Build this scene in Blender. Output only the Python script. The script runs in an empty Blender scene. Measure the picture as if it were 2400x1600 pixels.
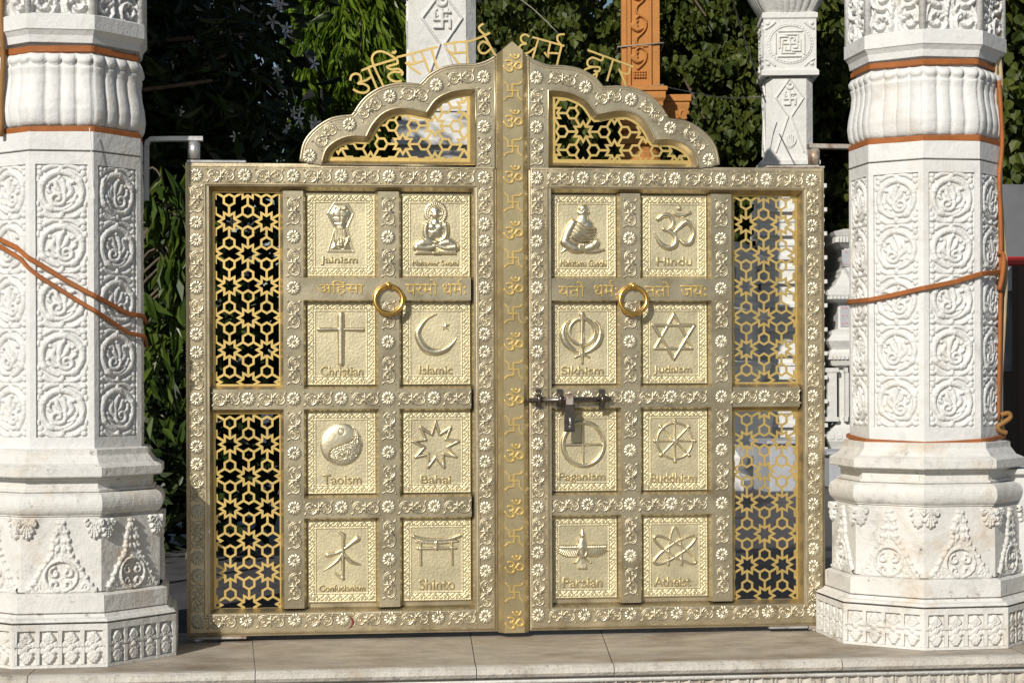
import bpy, math, random
import numpy as np
from mathutils import Vector, Matrix

random.seed(7)
rng = np.random.default_rng(7)
scene = bpy.context.scene
COL = scene.collection
rad = math.radians

# ------------------------------------------------------------------ camera
F = 4350.0                     # focal length in pixels of the 2400 x 1600 photograph
THETA, DIST, EYE, HOR, ROLL = rad(6.3), 9.7, 1.36, 880.0, rad(0.2)
ST, CT = math.sin(THETA), math.cos(THETA)
CAM = Vector((-DIST * ST, -DIST * CT, EYE))
DIR = Vector((ST, CT, 0)); RIGHT = Vector((CT, -ST, 0)); UP = Vector((0, 0, 1))
cd = bpy.data.cameras.new("camera"); co = bpy.data.objects.new("camera", cd); COL.objects.link(co)
cd.sensor_width = 36.0; cd.lens = 36.0 * F / 2400.0; cd.shift_y = (HOR - 800.0) / 2400.0
cd.clip_start = 0.1; cd.clip_end = 2000.0
R3 = Matrix((RIGHT, UP, -DIR)).transposed()
co.matrix_world = Matrix.Translation(CAM) @ (R3 @ Matrix.Rotation(-ROLL, 3, 'Z')).to_4x4()
scene.camera = co

# ------------------------------------------------------------------ sky, sun, exposure
SUN_AZ, SUN_EL = rad(31.0), rad(29.0)      # the sun stands to the left of the gate's normal, before the gate
to_sun = Vector((-math.sin(SUN_AZ) * math.cos(SUN_EL), -math.cos(SUN_AZ) * math.cos(SUN_EL), math.sin(SUN_EL)))
w = bpy.data.worlds.new("World"); scene.world = w; w.use_nodes = True
wn = w.node_tree; bg = wn.nodes["Background"]
sky = wn.nodes.new("ShaderNodeTexSky"); sky.sky_type = 'NISHITA'; sky.sun_disc = False
sky.sun_elevation = SUN_EL; sky.sun_rotation = math.atan2(to_sun.x, to_sun.y)
sky.air_density = 1.0; sky.dust_density = 0.6; sky.ozone_density = 1.2
wn.links.new(sky.outputs[0], bg.inputs[0]); bg.inputs[1].default_value = 0.05
sd = bpy.data.lights.new("sun", 'SUN'); so = bpy.data.objects.new("sun", sd); COL.objects.link(so)
sd.energy = 3.9; sd.angle = rad(0.5); sd.color = (1.0, 0.955, 0.87)
so.rotation_euler = to_sun.to_track_quat('Z', 'Y').to_euler()
scene.view_settings.view_transform = 'Standard'; scene.view_settings.look = 'None'
scene.view_settings.exposure = 0.15; scene.view_settings.gamma = 1.0
scene.view_settings.use_curve_mapping = False
scene.cycles.max_bounces = 6; scene.cycles.diffuse_bounces = 3; scene.cycles.glossy_bounces = 3
scene.cycles.transmission_bounces = 3; scene.cycles.transparent_max_bounces = 4


def P(px, py, y=0.0):
    """the point of the vertical plane at depth y that shows at photograph pixel (px, py)"""
    dx, dy = px - 1200.0, py - 800.0
    c, s = math.cos(ROLL), math.sin(ROLL)
    ux, uy = dx * c - dy * s, dx * s + dy * c
    d = DIR + RIGHT * (ux / F) + UP * ((HOR - 800.0 - uy) / F)
    t = (y - CAM.y) / d.y
    return CAM + d * t


def X(px, py=900, y=0.0): return P(px, py, y).x
def Z(py, px=463, y=0.0): return P(px, py, y).z


# ------------------------------------------------------------------ materials
def mat(name, color, rough=0.5, metal=0.0, var=0.0, scale=8.0, bump=0.0, bscale=40.0, spots=None, spec=0.5, detail=6.0, aniso=(1, 1, 1), bump2=None):
    m = bpy.data.materials.new(name); m.use_nodes = True
    nt = m.node_tree; N = nt.nodes; L = nt.links
    b = N["Principled BSDF"]
    b.inputs["Roughness"].default_value = rough; b.inputs["Metallic"].default_value = metal
    b.inputs["Specular IOR Level"].default_value = spec
    tc = N.new("ShaderNodeTexCoord"); mp = N.new("ShaderNodeMapping"); mp.inputs["Scale"].default_value = aniso
    g = N.new("ShaderNodeNewGeometry")
    L.new(g.outputs["Position"], mp.inputs["Vector"])
    col = None
    base = (*color, 1)
    if var > 0:
        n = N.new("ShaderNodeTexNoise"); n.inputs["Scale"].default_value = scale; n.inputs["Detail"].default_value = detail
        n.inputs["Roughness"].default_value = 0.65
        L.new(mp.outputs[0], n.inputs["Vector"])
        r = N.new("ShaderNodeValToRGB")
        lo = tuple(c * (1 - var) for c in color); hi = tuple(min(1, c * (1 + var * 0.7)) for c in color)
        r.color_ramp.elements[0].position = 0.3; r.color_ramp.elements[0].color = (*lo, 1)
        r.color_ramp.elements[1].position = 0.7; r.color_ramp.elements[1].color = (*hi, 1)
        L.new(n.outputs["Fac"], r.inputs[0]); col = r.outputs[0]
        mr = N.new("ShaderNodeMapRange"); mr.inputs[3].default_value = rough * 0.75; mr.inputs[4].default_value = min(1, rough * 1.3)
        L.new(n.outputs["Fac"], mr.inputs[0]); L.new(mr.outputs[0], b.inputs["Roughness"])
    for (sc, sscale, lo_, hi_, amt) in (spots or []):
        n = N.new("ShaderNodeTexNoise"); n.inputs["Scale"].default_value = sscale; n.inputs["Detail"].default_value = 8
        n.inputs["Roughness"].default_value = 0.7
        L.new(mp.outputs[0], n.inputs["Vector"])
        r = N.new("ShaderNodeMapRange"); r.inputs[1].default_value = lo_; r.inputs[2].default_value = hi_
        r.inputs[3].default_value = 0; r.inputs[4].default_value = amt
        L.new(n.outputs["Fac"], r.inputs[0])
        mx = N.new("ShaderNodeMix"); mx.data_type = 'RGBA'
        L.new(r.outputs[0], mx.inputs[0])
        if col: L.new(col, mx.inputs[6])
        else: mx.inputs[6].default_value = base
        mx.inputs[7].default_value = (*sc, 1); col = mx.outputs[2]
    if col: L.new(col, b.inputs["Base Color"])
    else: b.inputs["Base Color"].default_value = base
    prev = None
    for (bs, bd, bdet) in ([(bscale, bump, 5.0)] if bump > 0 else []) + (bump2 or []):
        n = N.new("ShaderNodeTexNoise"); n.inputs["Scale"].default_value = bs; n.inputs["Detail"].default_value = bdet
        L.new(mp.outputs[0], n.inputs["Vector"])
        bp = N.new("ShaderNodeBump"); bp.inputs["Strength"].default_value = 1.0; bp.inputs["Distance"].default_value = bd
        L.new(n.outputs["Fac"], bp.inputs["Height"])
        if prev: L.new(prev, bp.inputs["Normal"])
        prev = bp.outputs[0]
    if prev: L.new(prev, b.inputs["Normal"])
    return m


def leaf_mat(name, c0, c1, rough=0.48, trans=0.35):
    m = bpy.data.materials.new(name); m.use_nodes = True
    nt = m.node_tree; N = nt.nodes; L = nt.links; b = N["Principled BSDF"]
    a = N.new("ShaderNodeAttribute"); a.attribute_name = "leafvar"
    r = N.new("ShaderNodeValToRGB")
    r.color_ramp.elements[0].color = (*c0, 1); r.color_ramp.elements[1].color = (*c1, 1)
    L.new(a.outputs["Fac"], r.inputs[0]); L.new(r.outputs[0], b.inputs["Base Color"])
    b.inputs["Roughness"].default_value = rough; b.inputs["Specular IOR Level"].default_value = 0.3
    t = N.new("ShaderNodeBsdfTranslucent"); mx = N.new("ShaderNodeMixShader"); mx.inputs[0].default_value = trans
    L.new(r.outputs[0], t.inputs[0]); L.new(b.outputs[0], mx.inputs[1]); L.new(t.outputs[0], mx.inputs[2])
    L.new(mx.outputs[0], N["Material Output"].inputs[0])
    return m


M = {}
M['frame'] = mat("pale_brass", (0.57, 0.485, 0.325), 0.41, 0.92, 0.20, 3.5, 0.0016, 9.0, spots=[((0.24, 0.165, 0.08), 6.0, 0.50, 0.72, 0.60), ((0.16, 0.11, 0.06), 22.0, 0.60, 0.72, 0.45)], bump2=[(70.0, 0.0006, 3.0)])
M['band'] = mat("band_brass", (0.54, 0.47, 0.325), 0.41, 0.92, 0.20, 4.0, 0.0016, 10.0, spots=[((0.23, 0.165, 0.085), 5.0, 0.50, 0.72, 0.60), ((0.16, 0.11, 0.06), 24.0, 0.60, 0.72, 0.45)], bump2=[(90.0, 0.0005, 3.0)])
M['white'] = mat("white_metal", (0.62, 0.56, 0.42), 0.42, 0.92, 0.16, 9.0)
M['panel'] = mat("hammered_brass", (0.67, 0.595, 0.395), 0.50, 0.86, 0.14, 6.0, 0.0016, 75.0, bump2=[(220.0, 0.0006, 3.0)])
M['emblem'] = mat("embossed_brass", (0.68, 0.61, 0.44), 0.37, 0.94, 0.10, 10.0, 0.0012, 60.0)
M['letter'] = mat("embossed_letter", (0.60, 0.50, 0.29), 0.45, 0.9, 0.10, 12.0)
M['gold'] = mat("gold_sheet", (0.76, 0.55, 0.20), 0.45, 0.88, 0.08, 4.0, 0.0008, 20.0)
M['post'] = mat("post_brass", (0.62, 0.51, 0.30), 0.38, 0.92, 0.18, 4.0, 0.001, 8.0, spots=[((0.34, 0.26, 0.15), 9.0, 0.56, 0.72, 0.5)], bump2=[(60.0, 0.0005, 3.0)])
M['ring'] = mat("polished_brass", (0.70, 0.44, 0.12), 0.25, 0.95, 0.10, 10.0)
M['rawsteel'] = mat("worn_steel", (0.60, 0.59, 0.58), 0.38, 0.7, 0.18, 12.0, 0.001, 40.0, spots=[((0.10, 0.07, 0.05), 25.0, 0.60, 0.70, 0.8)])
M['rust'] = mat("rusty_steel", (0.50, 0.45, 0.39), 0.5, 0.5, 0.2, 14.0, 0.001, 40.0, spots=[((0.20, 0.085, 0.03), 16.0, 0.48, 0.62, 0.85)])
M['lock'] = mat("dark_steel", (0.16, 0.14, 0.13), 0.30, 0.9, 0.3, 30.0, spots=[((0.16, 0.07, 0.03), 30.0, 0.55, 0.70, 0.7)])
M['marble'] = mat("white_marble", (0.68, 0.675, 0.66), 0.55, 0.0, 0.06, 5.0, 0.004, 30.0,
                  spots=[((0.48, 0.36, 0.20), 2.7, 0.56, 0.78, 0.42), ((0.34, 0.33, 0.32), 8.0, 0.55, 0.76, 0.45), ((0.16, 0.13, 0.10), 26.0, 0.65, 0.74, 0.6)],
                  spec=0.35, bump2=[(140.0, 0.0015, 3.0)])
M['marble_base'] = mat("weathered_marble", (0.66, 0.645, 0.61), 0.6, 0.0, 0.08, 4.0, 0.006, 24.0,
                  spots=[((0.44, 0.29, 0.13), 3.3, 0.53, 0.72, 0.55), ((0.24, 0.22, 0.19), 7.0, 0.54, 0.72, 0.5), ((0.09, 0.065, 0.045), 20.0, 0.61, 0.70, 0.75)],
                  spec=0.3, bump2=[(120.0, 0.002, 3.0)])
M['temple'] = mat("temple_marble", (0.66, 0.65, 0.62), 0.6, 0.0, 0.08, 2.0, 0.01, 14.0, spots=[((0.42, 0.33, 0.20), 2.0, 0.56, 0.78, 0.45), ((0.30, 0.29, 0.28), 5.0, 0.58, 0.75, 0.4)], spec=0.3)
M['floor'] = mat("platform_stone", (0.43, 0.375, 0.305), 0.6, 0.0, 0.30, 3.0, 0.006, 26.0,
                 spots=[((0.185, 0.130, 0.080), 1.7, 0.47, 0.66, 0.75), ((0.26, 0.24, 0.22), 5.0, 0.50, 0.68, 0.6), ((0.55, 0.50, 0.43), 9.0, 0.58, 0.72, 0.5), ((0.07, 0.055, 0.04), 34.0, 0.62, 0.72, 0.8)], aniso=(1, 1.7, 1), bump2=[(110.0, 0.003, 3.0)])
M['nosing'] = mat("nosing_stone", (0.52, 0.485, 0.43), 0.65, 0.0, 0.20, 4.0, 0.012, 16.0,
                 spots=[((0.30, 0.22, 0.13), 3.0, 0.50, 0.70, 0.65), ((0.10, 0.085, 0.07), 8.0, 0.56, 0.70, 0.75), ((0.05, 0.04, 0.03), 30.0, 0.60, 0.70, 0.7)], bump2=[(90.0, 0.004, 3.0)])
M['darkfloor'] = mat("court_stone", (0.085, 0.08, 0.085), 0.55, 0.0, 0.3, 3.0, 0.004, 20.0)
M['ground'] = mat("forecourt_paving", (0.22, 0.20, 0.175), 0.8, 0.0, 0.25, 1.5, 0.01, 8.0)
M['sandstone'] = mat("orange_sandstone", (0.47, 0.205, 0.060), 0.8, 0.0, 0.14, 5.0, 0.006, 40.0, spots=[((0.36, 0.15, 0.05), 4.0, 0.56, 0.76, 0.5)], spec=0.2)
M['strap'] = mat("orange_strap", (0.34, 0.112, 0.030), 0.55, 0.0, 0.22, 9.0, 0.002, 30.0, spots=[((0.24, 0.10, 0.04), 7.0, 0.52, 0.72, 0.5)], spec=0.3)
M['brownstrap'] = mat("brown_strap", (0.26, 0.13, 0.04), 0.6, 0.0, 0.25, 9.0, spec=0.3)
M['beige'] = mat("beige_cable", (0.42, 0.33, 0.20), 0.6, 0.0, 0.2, 10.0)
M['black'] = mat("black_cable", (0.02, 0.02, 0.022), 0.5)
M['white_string'] = mat("white_string", (0.75, 0.74, 0.72), 0.8)
M['rope'] = mat("grey_wire", (0.30, 0.27, 0.23), 0.7)
M['red'] = mat("red_paint", (0.45, 0.02, 0.02), 0.4)
M['wallgrey'] = mat("grey_plaster", (0.13, 0.135, 0.145), 0.8, 0.0, 0.2, 2.0, spots=[((0.16, 0.11, 0.08), 3.0, 0.58, 0.72, 0.7)])  # base grey lowered to put the wall's shade into its colour
M['wood'] = mat("dark_wood", (0.055, 0.032, 0.02), 0.6, 0.0, 0.3, 6.0)
M['bark'] = mat("bark", (0.10, 0.075, 0.05), 0.9, 0.0, 0.3, 9.0, 0.01, 30.0)
M['plaque'] = mat("grey_plaque", (0.40, 0.41, 0.44), 0.6, 0.0, 0.1, 6.0)
M['ink'] = mat("pink_inscription", (0.55, 0.22, 0.26), 0.7)
M['stain'] = mat("dark_red_stain", (0.16, 0.02, 0.015), 0.6)
M['petal'] = mat("white_petal", (0.75, 0.75, 0.76), 0.6)
M['peepal'] = leaf_mat("peepal_leaf", (0.035, 0.056, 0.010), (0.105, 0.125, 0.018))
M['mast'] = leaf_mat("mast_leaf", (0.070, 0.130, 0.012), (0.200, 0.290, 0.030), 0.36, 0.45)
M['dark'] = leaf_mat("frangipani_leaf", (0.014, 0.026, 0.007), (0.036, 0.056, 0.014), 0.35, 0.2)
M['mango'] = leaf_mat("mango_leaf", (0.035, 0.070, 0.010), (0.100, 0.145, 0.020), 0.34, 0.35)


# ------------------------------------------------------------------ object helpers
def tag(o, label, cat, group=None):
    o["label"] = label; o["category"] = cat
    if group: o["group"] = group
    return o


ORG = {}


def thing(name, loc, label, cat, group=None):
    o = bpy.data.objects.new(name, None); COL.objects.link(o); o.location = loc; o.empty_display_size = 0.1
    ORG[o] = Vector(loc)
    return tag(o, label, cat, group)


def origin(o):
    return ORG.get(o, Vector((0, 0, 0))) if o else Vector((0, 0, 0))


def link(name, me, parent=None, loc=None, rot=None, scale=None):
    """loc is a world position (axes are world axes)"""
    o = bpy.data.objects.new(name, me); COL.objects.link(o)
    org = origin(parent)
    if parent: o.parent = parent
    o.location = (Vector(loc) - org) if loc is not None else (0, 0, 0)
    if rot is not None: o.rotation_euler = rot
    if scale is not None: o.scale = scale
    ORG[o] = org if loc is None else Vector(loc)
    return o


class MB:
    def __init__(s): s.v = []; s.f = []; s.sm = []

    def add(s, verts, faces, smooth=False):
        n = len(s.v); s.v.extend([tuple(p) for p in verts]); s.f.extend([tuple(i + n for i in f) for f in faces]); s.sm.extend([smooth] * len(faces))

    def box(s, x0, x1, y0, y1, z0, z1, ch=0.0):
        if ch <= 0:
            vs = [(x, y, z) for x in (x0, x1) for y in (y0, y1) for z in (z0, z1)]
            s.add(vs, [(0, 1, 3, 2), (4, 6, 7, 5), (0, 4, 5, 1), (2, 3, 7, 6), (0, 2, 6, 4), (1, 5, 7, 3)])
        else:
            s.loftpoly([(x0, z0), (x1, z0), (x1, z1), (x0, z1)], [(0, y1), (0, y0 + ch), (ch, y0)])

    def loftpoly(s, poly, prof, cap=True, capb=True):
        """poly in (x, z) counter-clockwise seen from -y; prof = list of (inset, y) from back to front; convex mitre inset"""
        n = len(poly); rings = []
        for ins, y in prof:
            rings.append([(p[0], y, p[1]) for p in inset(poly, ins)])
        vs = [p for r in rings for p in r]; fs = []
        for k in range(len(rings) - 1):
            for i in range(n):
                j = (i + 1) % n
                fs.append((k * n + i, k * n + j, (k + 1) * n + j, (k + 1) * n + i))
        if cap: fs.append(tuple((len(rings) - 1) * n + i for i in range(n)))
        if capb: fs.append(tuple(reversed(range(n))))
        s.add(vs, fs)

    def frameloop(s, x0, x1, z0, z1, prof):
        """rectangular frame of sections: prof = [(inset, y)]"""
        poly = [(x0, z0), (x1, z0), (x1, z1), (x0, z1)]
        s.loftpoly(poly, prof, False, False)

    def tube(s, pts, r, seg=6, closed=False, flat=1.0, cap=True, up=None):
        pts = [Vector(p) for p in pts]; n = len(pts)
        rs = r if isinstance(r, (list, tuple)) else [r] * n
        vs = []; prevn = None
        for i, p in enumerate(pts):
            a = pts[(i - 1) % n] if (closed or i > 0) else p
            b = pts[(i + 1) % n] if (closed or i < n - 1) else p
            t = (b - a)
            t = t.normalized() if t.length > 1e-9 else Vector((0, 0, 1))
            if up is not None: nn = t.cross(Vector(up))
            elif prevn is None:
                nn = t.cross(Vector((0, 1, 0)))
                if nn.length < 0.1: nn = t.cross(Vector((1, 0, 0)))
            else: nn = prevn - t * prevn.dot(t)
            nn.normalize(); prevn = nn
            bb = t.cross(nn)
            for k in range(seg):
                an = 2 * math.pi * k / seg
                vs.append(p + nn * (math.cos(an) * rs[i]) + bb * (math.sin(an) * rs[i] * flat))
        fs = []
        m = n if closed else n - 1
        for i in range(m):
            j = (i + 1) % n
            for k in range(seg):
                l = (k + 1) % seg
                fs.append((i * seg + k, i * seg + l, j * seg + l, j * seg + k))
        if cap and not closed:
            fs.append(tuple(reversed(range(seg)))); fs.append(tuple((n - 1) * seg + k for k in range(seg)))
        s.add(vs, fs, True)

    def ribbon(s, pts, width, th, nrm):
        """strap: pts with outward normals nrm, width along 'side' = tangent x normal"""
        vs = []; n = len(pts)
        for i in range(n):
            p = Vector(pts[i]); t = (Vector(pts[min(i + 1, n - 1)]) - Vector(pts[max(i - 1, 0)])).normalized()
            nn = Vector(nrm[i]).normalized(); sd_ = t.cross(nn).normalized()
            w_ = width / 2
            for a, b in ((-w_, 0), (-w_ * 0.7, th), (w_ * 0.7, th), (w_, 0)):
                vs.append(p + sd_ * a + nn * b)
        fs = []
        for i in range(n - 1):
            for k in range(4):
                l = (k + 1) % 4
                fs.append((i * 4 + k, (i + 1) * 4 + k, (i + 1) * 4 + l, i * 4 + l))
        fs.append((0, 1, 2, 3)); fs.append(tuple((n - 1) * 4 + k for k in (3, 2, 1, 0)))
        s.add(vs, fs)

    def sphere(s, c, r, seg=8, rings=6, sc=(1, 1, 1)):
        vs = []; fs = []
        for i in range(rings + 1):
            a = math.pi * i / rings
            for k in range(seg):
                b = 2 * math.pi * k / seg
                vs.append((c[0] + r * sc[0] * math.sin(a) * math.cos(b), c[1] + r * sc[1] * math.sin(a) * math.sin(b), c[2] + r * sc[2] * math.cos(a)))
        for i in range(rings):
            for k in range(seg):
                l = (k + 1) % seg
                fs.append((i * seg + k, (i + 1) * seg + k, (i + 1) * seg + l, i * seg + l))
        s.add(vs, fs, True)

    def mesh(s, name, m, org=(0, 0, 0)):
        me = bpy.data.meshes.new(name)
        ox, oy, oz = org
        me.from_pydata([(x - ox, y - oy, z - oz) for x, y, z in s.v], [], s.f)
        me.polygons.foreach_set("use_smooth", s.sm)
        me.materials.append(m); me.update()
        return me

    def build(s, name, m, parent=None):
        return link(name, s.mesh(name, m, origin(parent)), parent)


def inset(poly, d):
    if abs(d) < 1e-12: return list(poly)
    n = len(poly); out = []
    for i in range(n):
        p0 = Vector(poly[i - 1]); p1 = Vector(poly[i]); p2 = Vector(poly[(i + 1) % n])
        e1 = (p1 - p0).normalized(); e2 = (p2 - p1).normalized()
        n1 = Vector((-e1.y, e1.x)); n2 = Vector((-e2.y, e2.x))
        b = n1 + n2
        k = d / max(0.25, 1 + n1.dot(n2))
        out.append((p1.x + b.x * k, p1.y + b.y * k))
    return out


# ------------------------------------------------------------------ relief (height field) helper
class Relief:
    def __init__(s, W, H, nx, ny):
        s.W, s.H = W, H
        s.x = np.linspace(-W / 2, W / 2, nx + 1); s.z = np.linspace(-H / 2, H / 2, ny + 1)
        s.X, s.Z = np.meshgrid(s.x, s.z)          # [ny+1, nx+1]
        s.h = np.zeros_like(s.X); s.nx, s.ny = nx, ny

    def stroke(s, pts, r, h, closed=False, flat=False):
        pts = [tuple(p) for p in pts]
        if closed: pts = pts + [pts[0]]
        n = len(pts)
        rs = list(r) if isinstance(r, (list, tuple)) else [r] * n
        if len(rs) != n: rs = list(np.interp(np.linspace(0, 1, n), np.linspace(0, 1, len(rs)), rs))
        rm = max(rs)
        for i in range(n - 1):
            (ax, az), (bx, bz) = pts[i], pts[i + 1]
            R = max(rs[i], rs[i + 1])
            i0 = np.searchsorted(s.x, min(ax, bx) - R); i1 = np.searchsorted(s.x, max(ax, bx) + R)
            j0 = np.searchsorted(s.z, min(az, bz) - R); j1 = np.searchsorted(s.z, max(az, bz) + R)
            if i1 <= i0 or j1 <= j0: continue
            Xs = s.X[j0:j1, i0:i1]; Zs = s.Z[j0:j1, i0:i1]
            dx, dz = bx - ax, bz - az; L2 = dx * dx + dz * dz + 1e-12
            t = np.clip(((Xs - ax) * dx + (Zs - az) * dz) / L2, 0, 1)
            d = np.hypot(Xs - ax - t * dx, Zs - az - t * dz)
            rr = rs[i] + (rs[i + 1] - rs[i]) * t
            q = np.clip(1 - (d / np.maximum(rr, 1e-6)) ** 2, 0, 1)
            hh = (np.minimum(1, q * 2.2) if flat else np.sqrt(q)) * h * np.sqrt(rr / rm)
            s.h[j0:j1, i0:i1] = np.maximum(s.h[j0:j1, i0:i1], hh)
        return s

    def dome(s, cx, cz, rx, rz, h, rot=0.0, add=False):
        c, sn = math.cos(rot), math.sin(rot)
        u = ((s.X - cx) * c + (s.Z - cz) * sn) / rx; v = (-(s.X - cx) * sn + (s.Z - cz) * c) / rz
        hh = np.sqrt(np.clip(1 - u * u - v * v, 0, 1)) * h
        if add: s.h = np.where(hh > 0, s.h + hh, s.h)
        else: s.h = np.maximum(s.h, hh)
        return s

    def poly(s, pts, h, bev, mask=None):
        ins = np.zeros_like(s.X, bool); d = np.full_like(s.X, 1e9); n = len(pts)
        for i in range(n):
            (ax, az), (bx, bz) = pts[i], pts[(i + 1) % n]
            cond = ((az > s.Z) != (bz > s.Z))
            with np.errstate(divide='ignore', invalid='ignore'):
                xi = (bx - ax) * (s.Z - az) / (bz - az + 1e-15) + ax
            ins ^= cond & (s.X < xi)
            dx, dz = bx - ax, bz - az; L2 = dx * dx + dz * dz + 1e-12
            t = np.clip(((s.X - ax) * dx + (s.Z - az) * dz) / L2, 0, 1)
            d = np.minimum(d, np.hypot(s.X - ax - t * dx, s.Z - az - t * dz))
        hh = np.where(ins, h * np.sqrt(np.clip(d / bev, 0, 1)), 0)
        s.h = np.maximum(s.h, hh); return s

    def cut(s, pts, r, depth):
        o = Relief.__new__(Relief); o.__dict__ = dict(s.__dict__); o.h = np.zeros_like(s.h)
        o.stroke(pts, r, depth); s.h = np.where(s.h > 0, np.maximum(s.h - o.h, 0.0004), 0); return s

    def mesh(s, name, m, full=False, mirror=False, warp=None):
        h = s.h
        nx, ny = s.nx, s.ny
        mx = np.maximum(np.maximum(h[:-1, :-1], h[1:, :-1]), np.maximum(h[:-1, 1:], h[1:, 1:]))
        keep = np.ones_like(mx, bool) if full else mx > 1e-5
        idx = np.arange((nx + 1) * (ny + 1)).reshape(ny + 1, nx + 1)
        q = np.stack([idx[:-1, :-1], idx[:-1, 1:], idx[1:, 1:], idx[1:, :-1]], -1)[keep]
        used = np.unique(q); remap = np.zeros(idx.size, int); remap[used] = np.arange(len(used))
        X_ = s.X.ravel()[used]; Z_ = s.Z.ravel()[used]; H_ = h.ravel()[used]
        if mirror: X_ = -X_; q = q[:, ::-1]
        V = np.stack([X_, -H_, Z_], -1)
        if warp is not None: V = warp(V)
        return npmesh(name, V, remap[q], m, True)


def npmesh(name, V, Q, m, smooth=False, attr=None):
    me = bpy.data.meshes.new(name)
    k = Q.shape[1]
    me.vertices.add(len(V)); me.vertices.foreach_set("co", np.asarray(V, np.float32).ravel())
    me.loops.add(Q.size); me.loops.foreach_set("vertex_index", Q.astype(np.int32).ravel())
    me.polygons.add(len(Q)); me.polygons.foreach_set("loop_start", np.arange(0, Q.size, k, dtype=np.int32))
    me.polygons.foreach_set("use_smooth", np.full(len(Q), smooth))
    if attr is not None:
        a = me.attributes.new("leafvar", 'FLOAT', 'FACE'); a.data.foreach_set("value", attr.astype(np.float32))
    me.materials.append(m); me.update(calc_edges=True)
    return me


def arc(cx, cz, r, a0, a1, n=16, rz=None):
    rz = r if rz is None else rz
    return [(cx + r * math.cos(rad(a0 + (a1 - a0) * i / n)), cz + rz * math.sin(rad(a0 + (a1 - a0) * i / n))) for i in range(n + 1)]


def spiral(cx, cz, r0, r1, a0, a1, n=30):
    return [(cx + (r0 + (r1 - r0) * i / n) * math.cos(rad(a0 + (a1 - a0) * i / n)), cz + (r0 + (r1 - r0) * i / n) * math.sin(rad(a0 + (a1 - a0) * i / n))) for i in range(n + 1)]


def bez(p0, p1, p2, n=8):
    return [((1 - t) ** 2 * p0[0] + 2 * t * (1 - t) * p1[0] + t * t * p2[0], (1 - t) ** 2 * p0[1] + 2 * t * (1 - t) * p1[1] + t * t * p2[1]) for t in [i / n for i in range(n + 1)]]


def smooth_pts(pts, sub=4):
    """Catmull-Rom through the points"""
    out = []; n = len(pts)
    for i in range(n - 1):
        p0 = pts[max(i - 1, 0)]; p1 = pts[i]; p2 = pts[i + 1]; p3 = pts[min(i + 2, n - 1)]
        for k in range(sub):
            t = k / sub
            out.append(tuple(0.5 * ((2 * p1[c]) + (-p0[c] + p2[c]) * t + (2 * p0[c] - 5 * p1[c] + 4 * p2[c] - p3[c]) * t * t + (-p0[c] + 3 * p1[c] - 3 * p2[c] + p3[c]) * t ** 3) for c in range(len(p1))))
    out.append(tuple(pts[-1])); return out


def text_mesh(name, body, m, width, height, depth=0.003, bevel=0.0012, extra=None):
    """lettering as a mesh in the x-z plane, centred, scaled to width x height, standing proud towards -y"""
    c = bpy.data.curves.new(name, 'FONT'); c.body = body; c.resolution_u = 3
    o = bpy.data.objects.new(name, c); COL.objects.link(o); bpy.context.view_layer.update()
    me0 = o.to_mesh(); V = np.array([v.co[:] for v in me0.vertices]); o.to_mesh_clear()
    mn, mxx = V.min(0), V.max(0)
    sx = width / (mxx[0] - mn[0]); sz = height / (mxx[1] - mn[1])
    s0 = min(sx, sz)
    c.extrude = depth / s0 * 0.5; c.bevel_depth = bevel / s0; c.bevel_resolution = 1; c.offset = -bevel / s0 * 0.5
    bpy.context.view_layer.update()
    me = bpy.data.meshes.new_from_object(o)
    bpy.data.objects.remove(o); bpy.data.curves.remove(c)
    me.name = name
    cx, cz = (mn[0] + mxx[0]) / 2, (mn[1] + mxx[1]) / 2
    n = len(me.vertices); co_ = np.empty(n * 3); me.vertices.foreach_get("co", co_); co_ = co_.reshape(-1, 3)
    out = np.stack([(co_[:, 0] - cx) * sx, -co_[:, 2] * s0 - depth * 0.5, (co_[:, 1] - cz) * sz], -1)
    me.vertices.foreach_set("co", out.astype(np.float32).ravel())
    me.materials.clear(); me.materials.append(m)
    me.polygons.foreach_set("material_index", np.zeros(len(me.polygons), np.int32)); me.update()
    return me


def path_strip(mb, pts2, w, y0, y1, closed=False):
    """flat cut-out stroke of width w in the x-z plane between depths y0 (front) and y1"""
    pts = [Vector(p) for p in pts2]; n = len(pts); L_, R_ = [], []
    for i in range(n):
        a = pts[(i - 1) % n] if (closed or i > 0) else None; b = pts[(i + 1) % n] if (closed or i < n - 1) else None
        d1 = (pts[i] - a).normalized() if a is not None else (b - pts[i]).normalized()
        d2 = (b - pts[i]).normalized() if b is not None else d1
        n1 = Vector((-d1.y, d1.x)); n2 = Vector((-d2.y, d2.x)); k = w / 2 / max(0.35, (1 + n1.dot(n2)))
        off = (n1 + n2) * k
        L_.append(pts[i] + off); R_.append(pts[i] - off)
    vs = []; fs = []
    for i in range(n):
        for q in (L_[i], R_[i]):
            vs.append((q.x, y0, q.y)); vs.append((q.x, y1, q.y))
    m = n if closed else n - 1
    for i in range(m):
        a = i * 4; b = ((i + 1) % n) * 4
        fs += [(a, a + 2, b + 2, b), (a + 1, b + 1, b + 3, a + 3), (a, b, b + 1, a + 1), (a + 2, a + 3, b + 3, b + 2)]
    if not closed:
        fs += [(0, 1, 3, 2), tuple((n - 1) * 4 + k for k in (0, 2, 3, 1))]
    mb.add(vs, fs)

# ================================================================== setting: ground, terrace
def struct(o):
    o["kind"] = "structure"; return o


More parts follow.
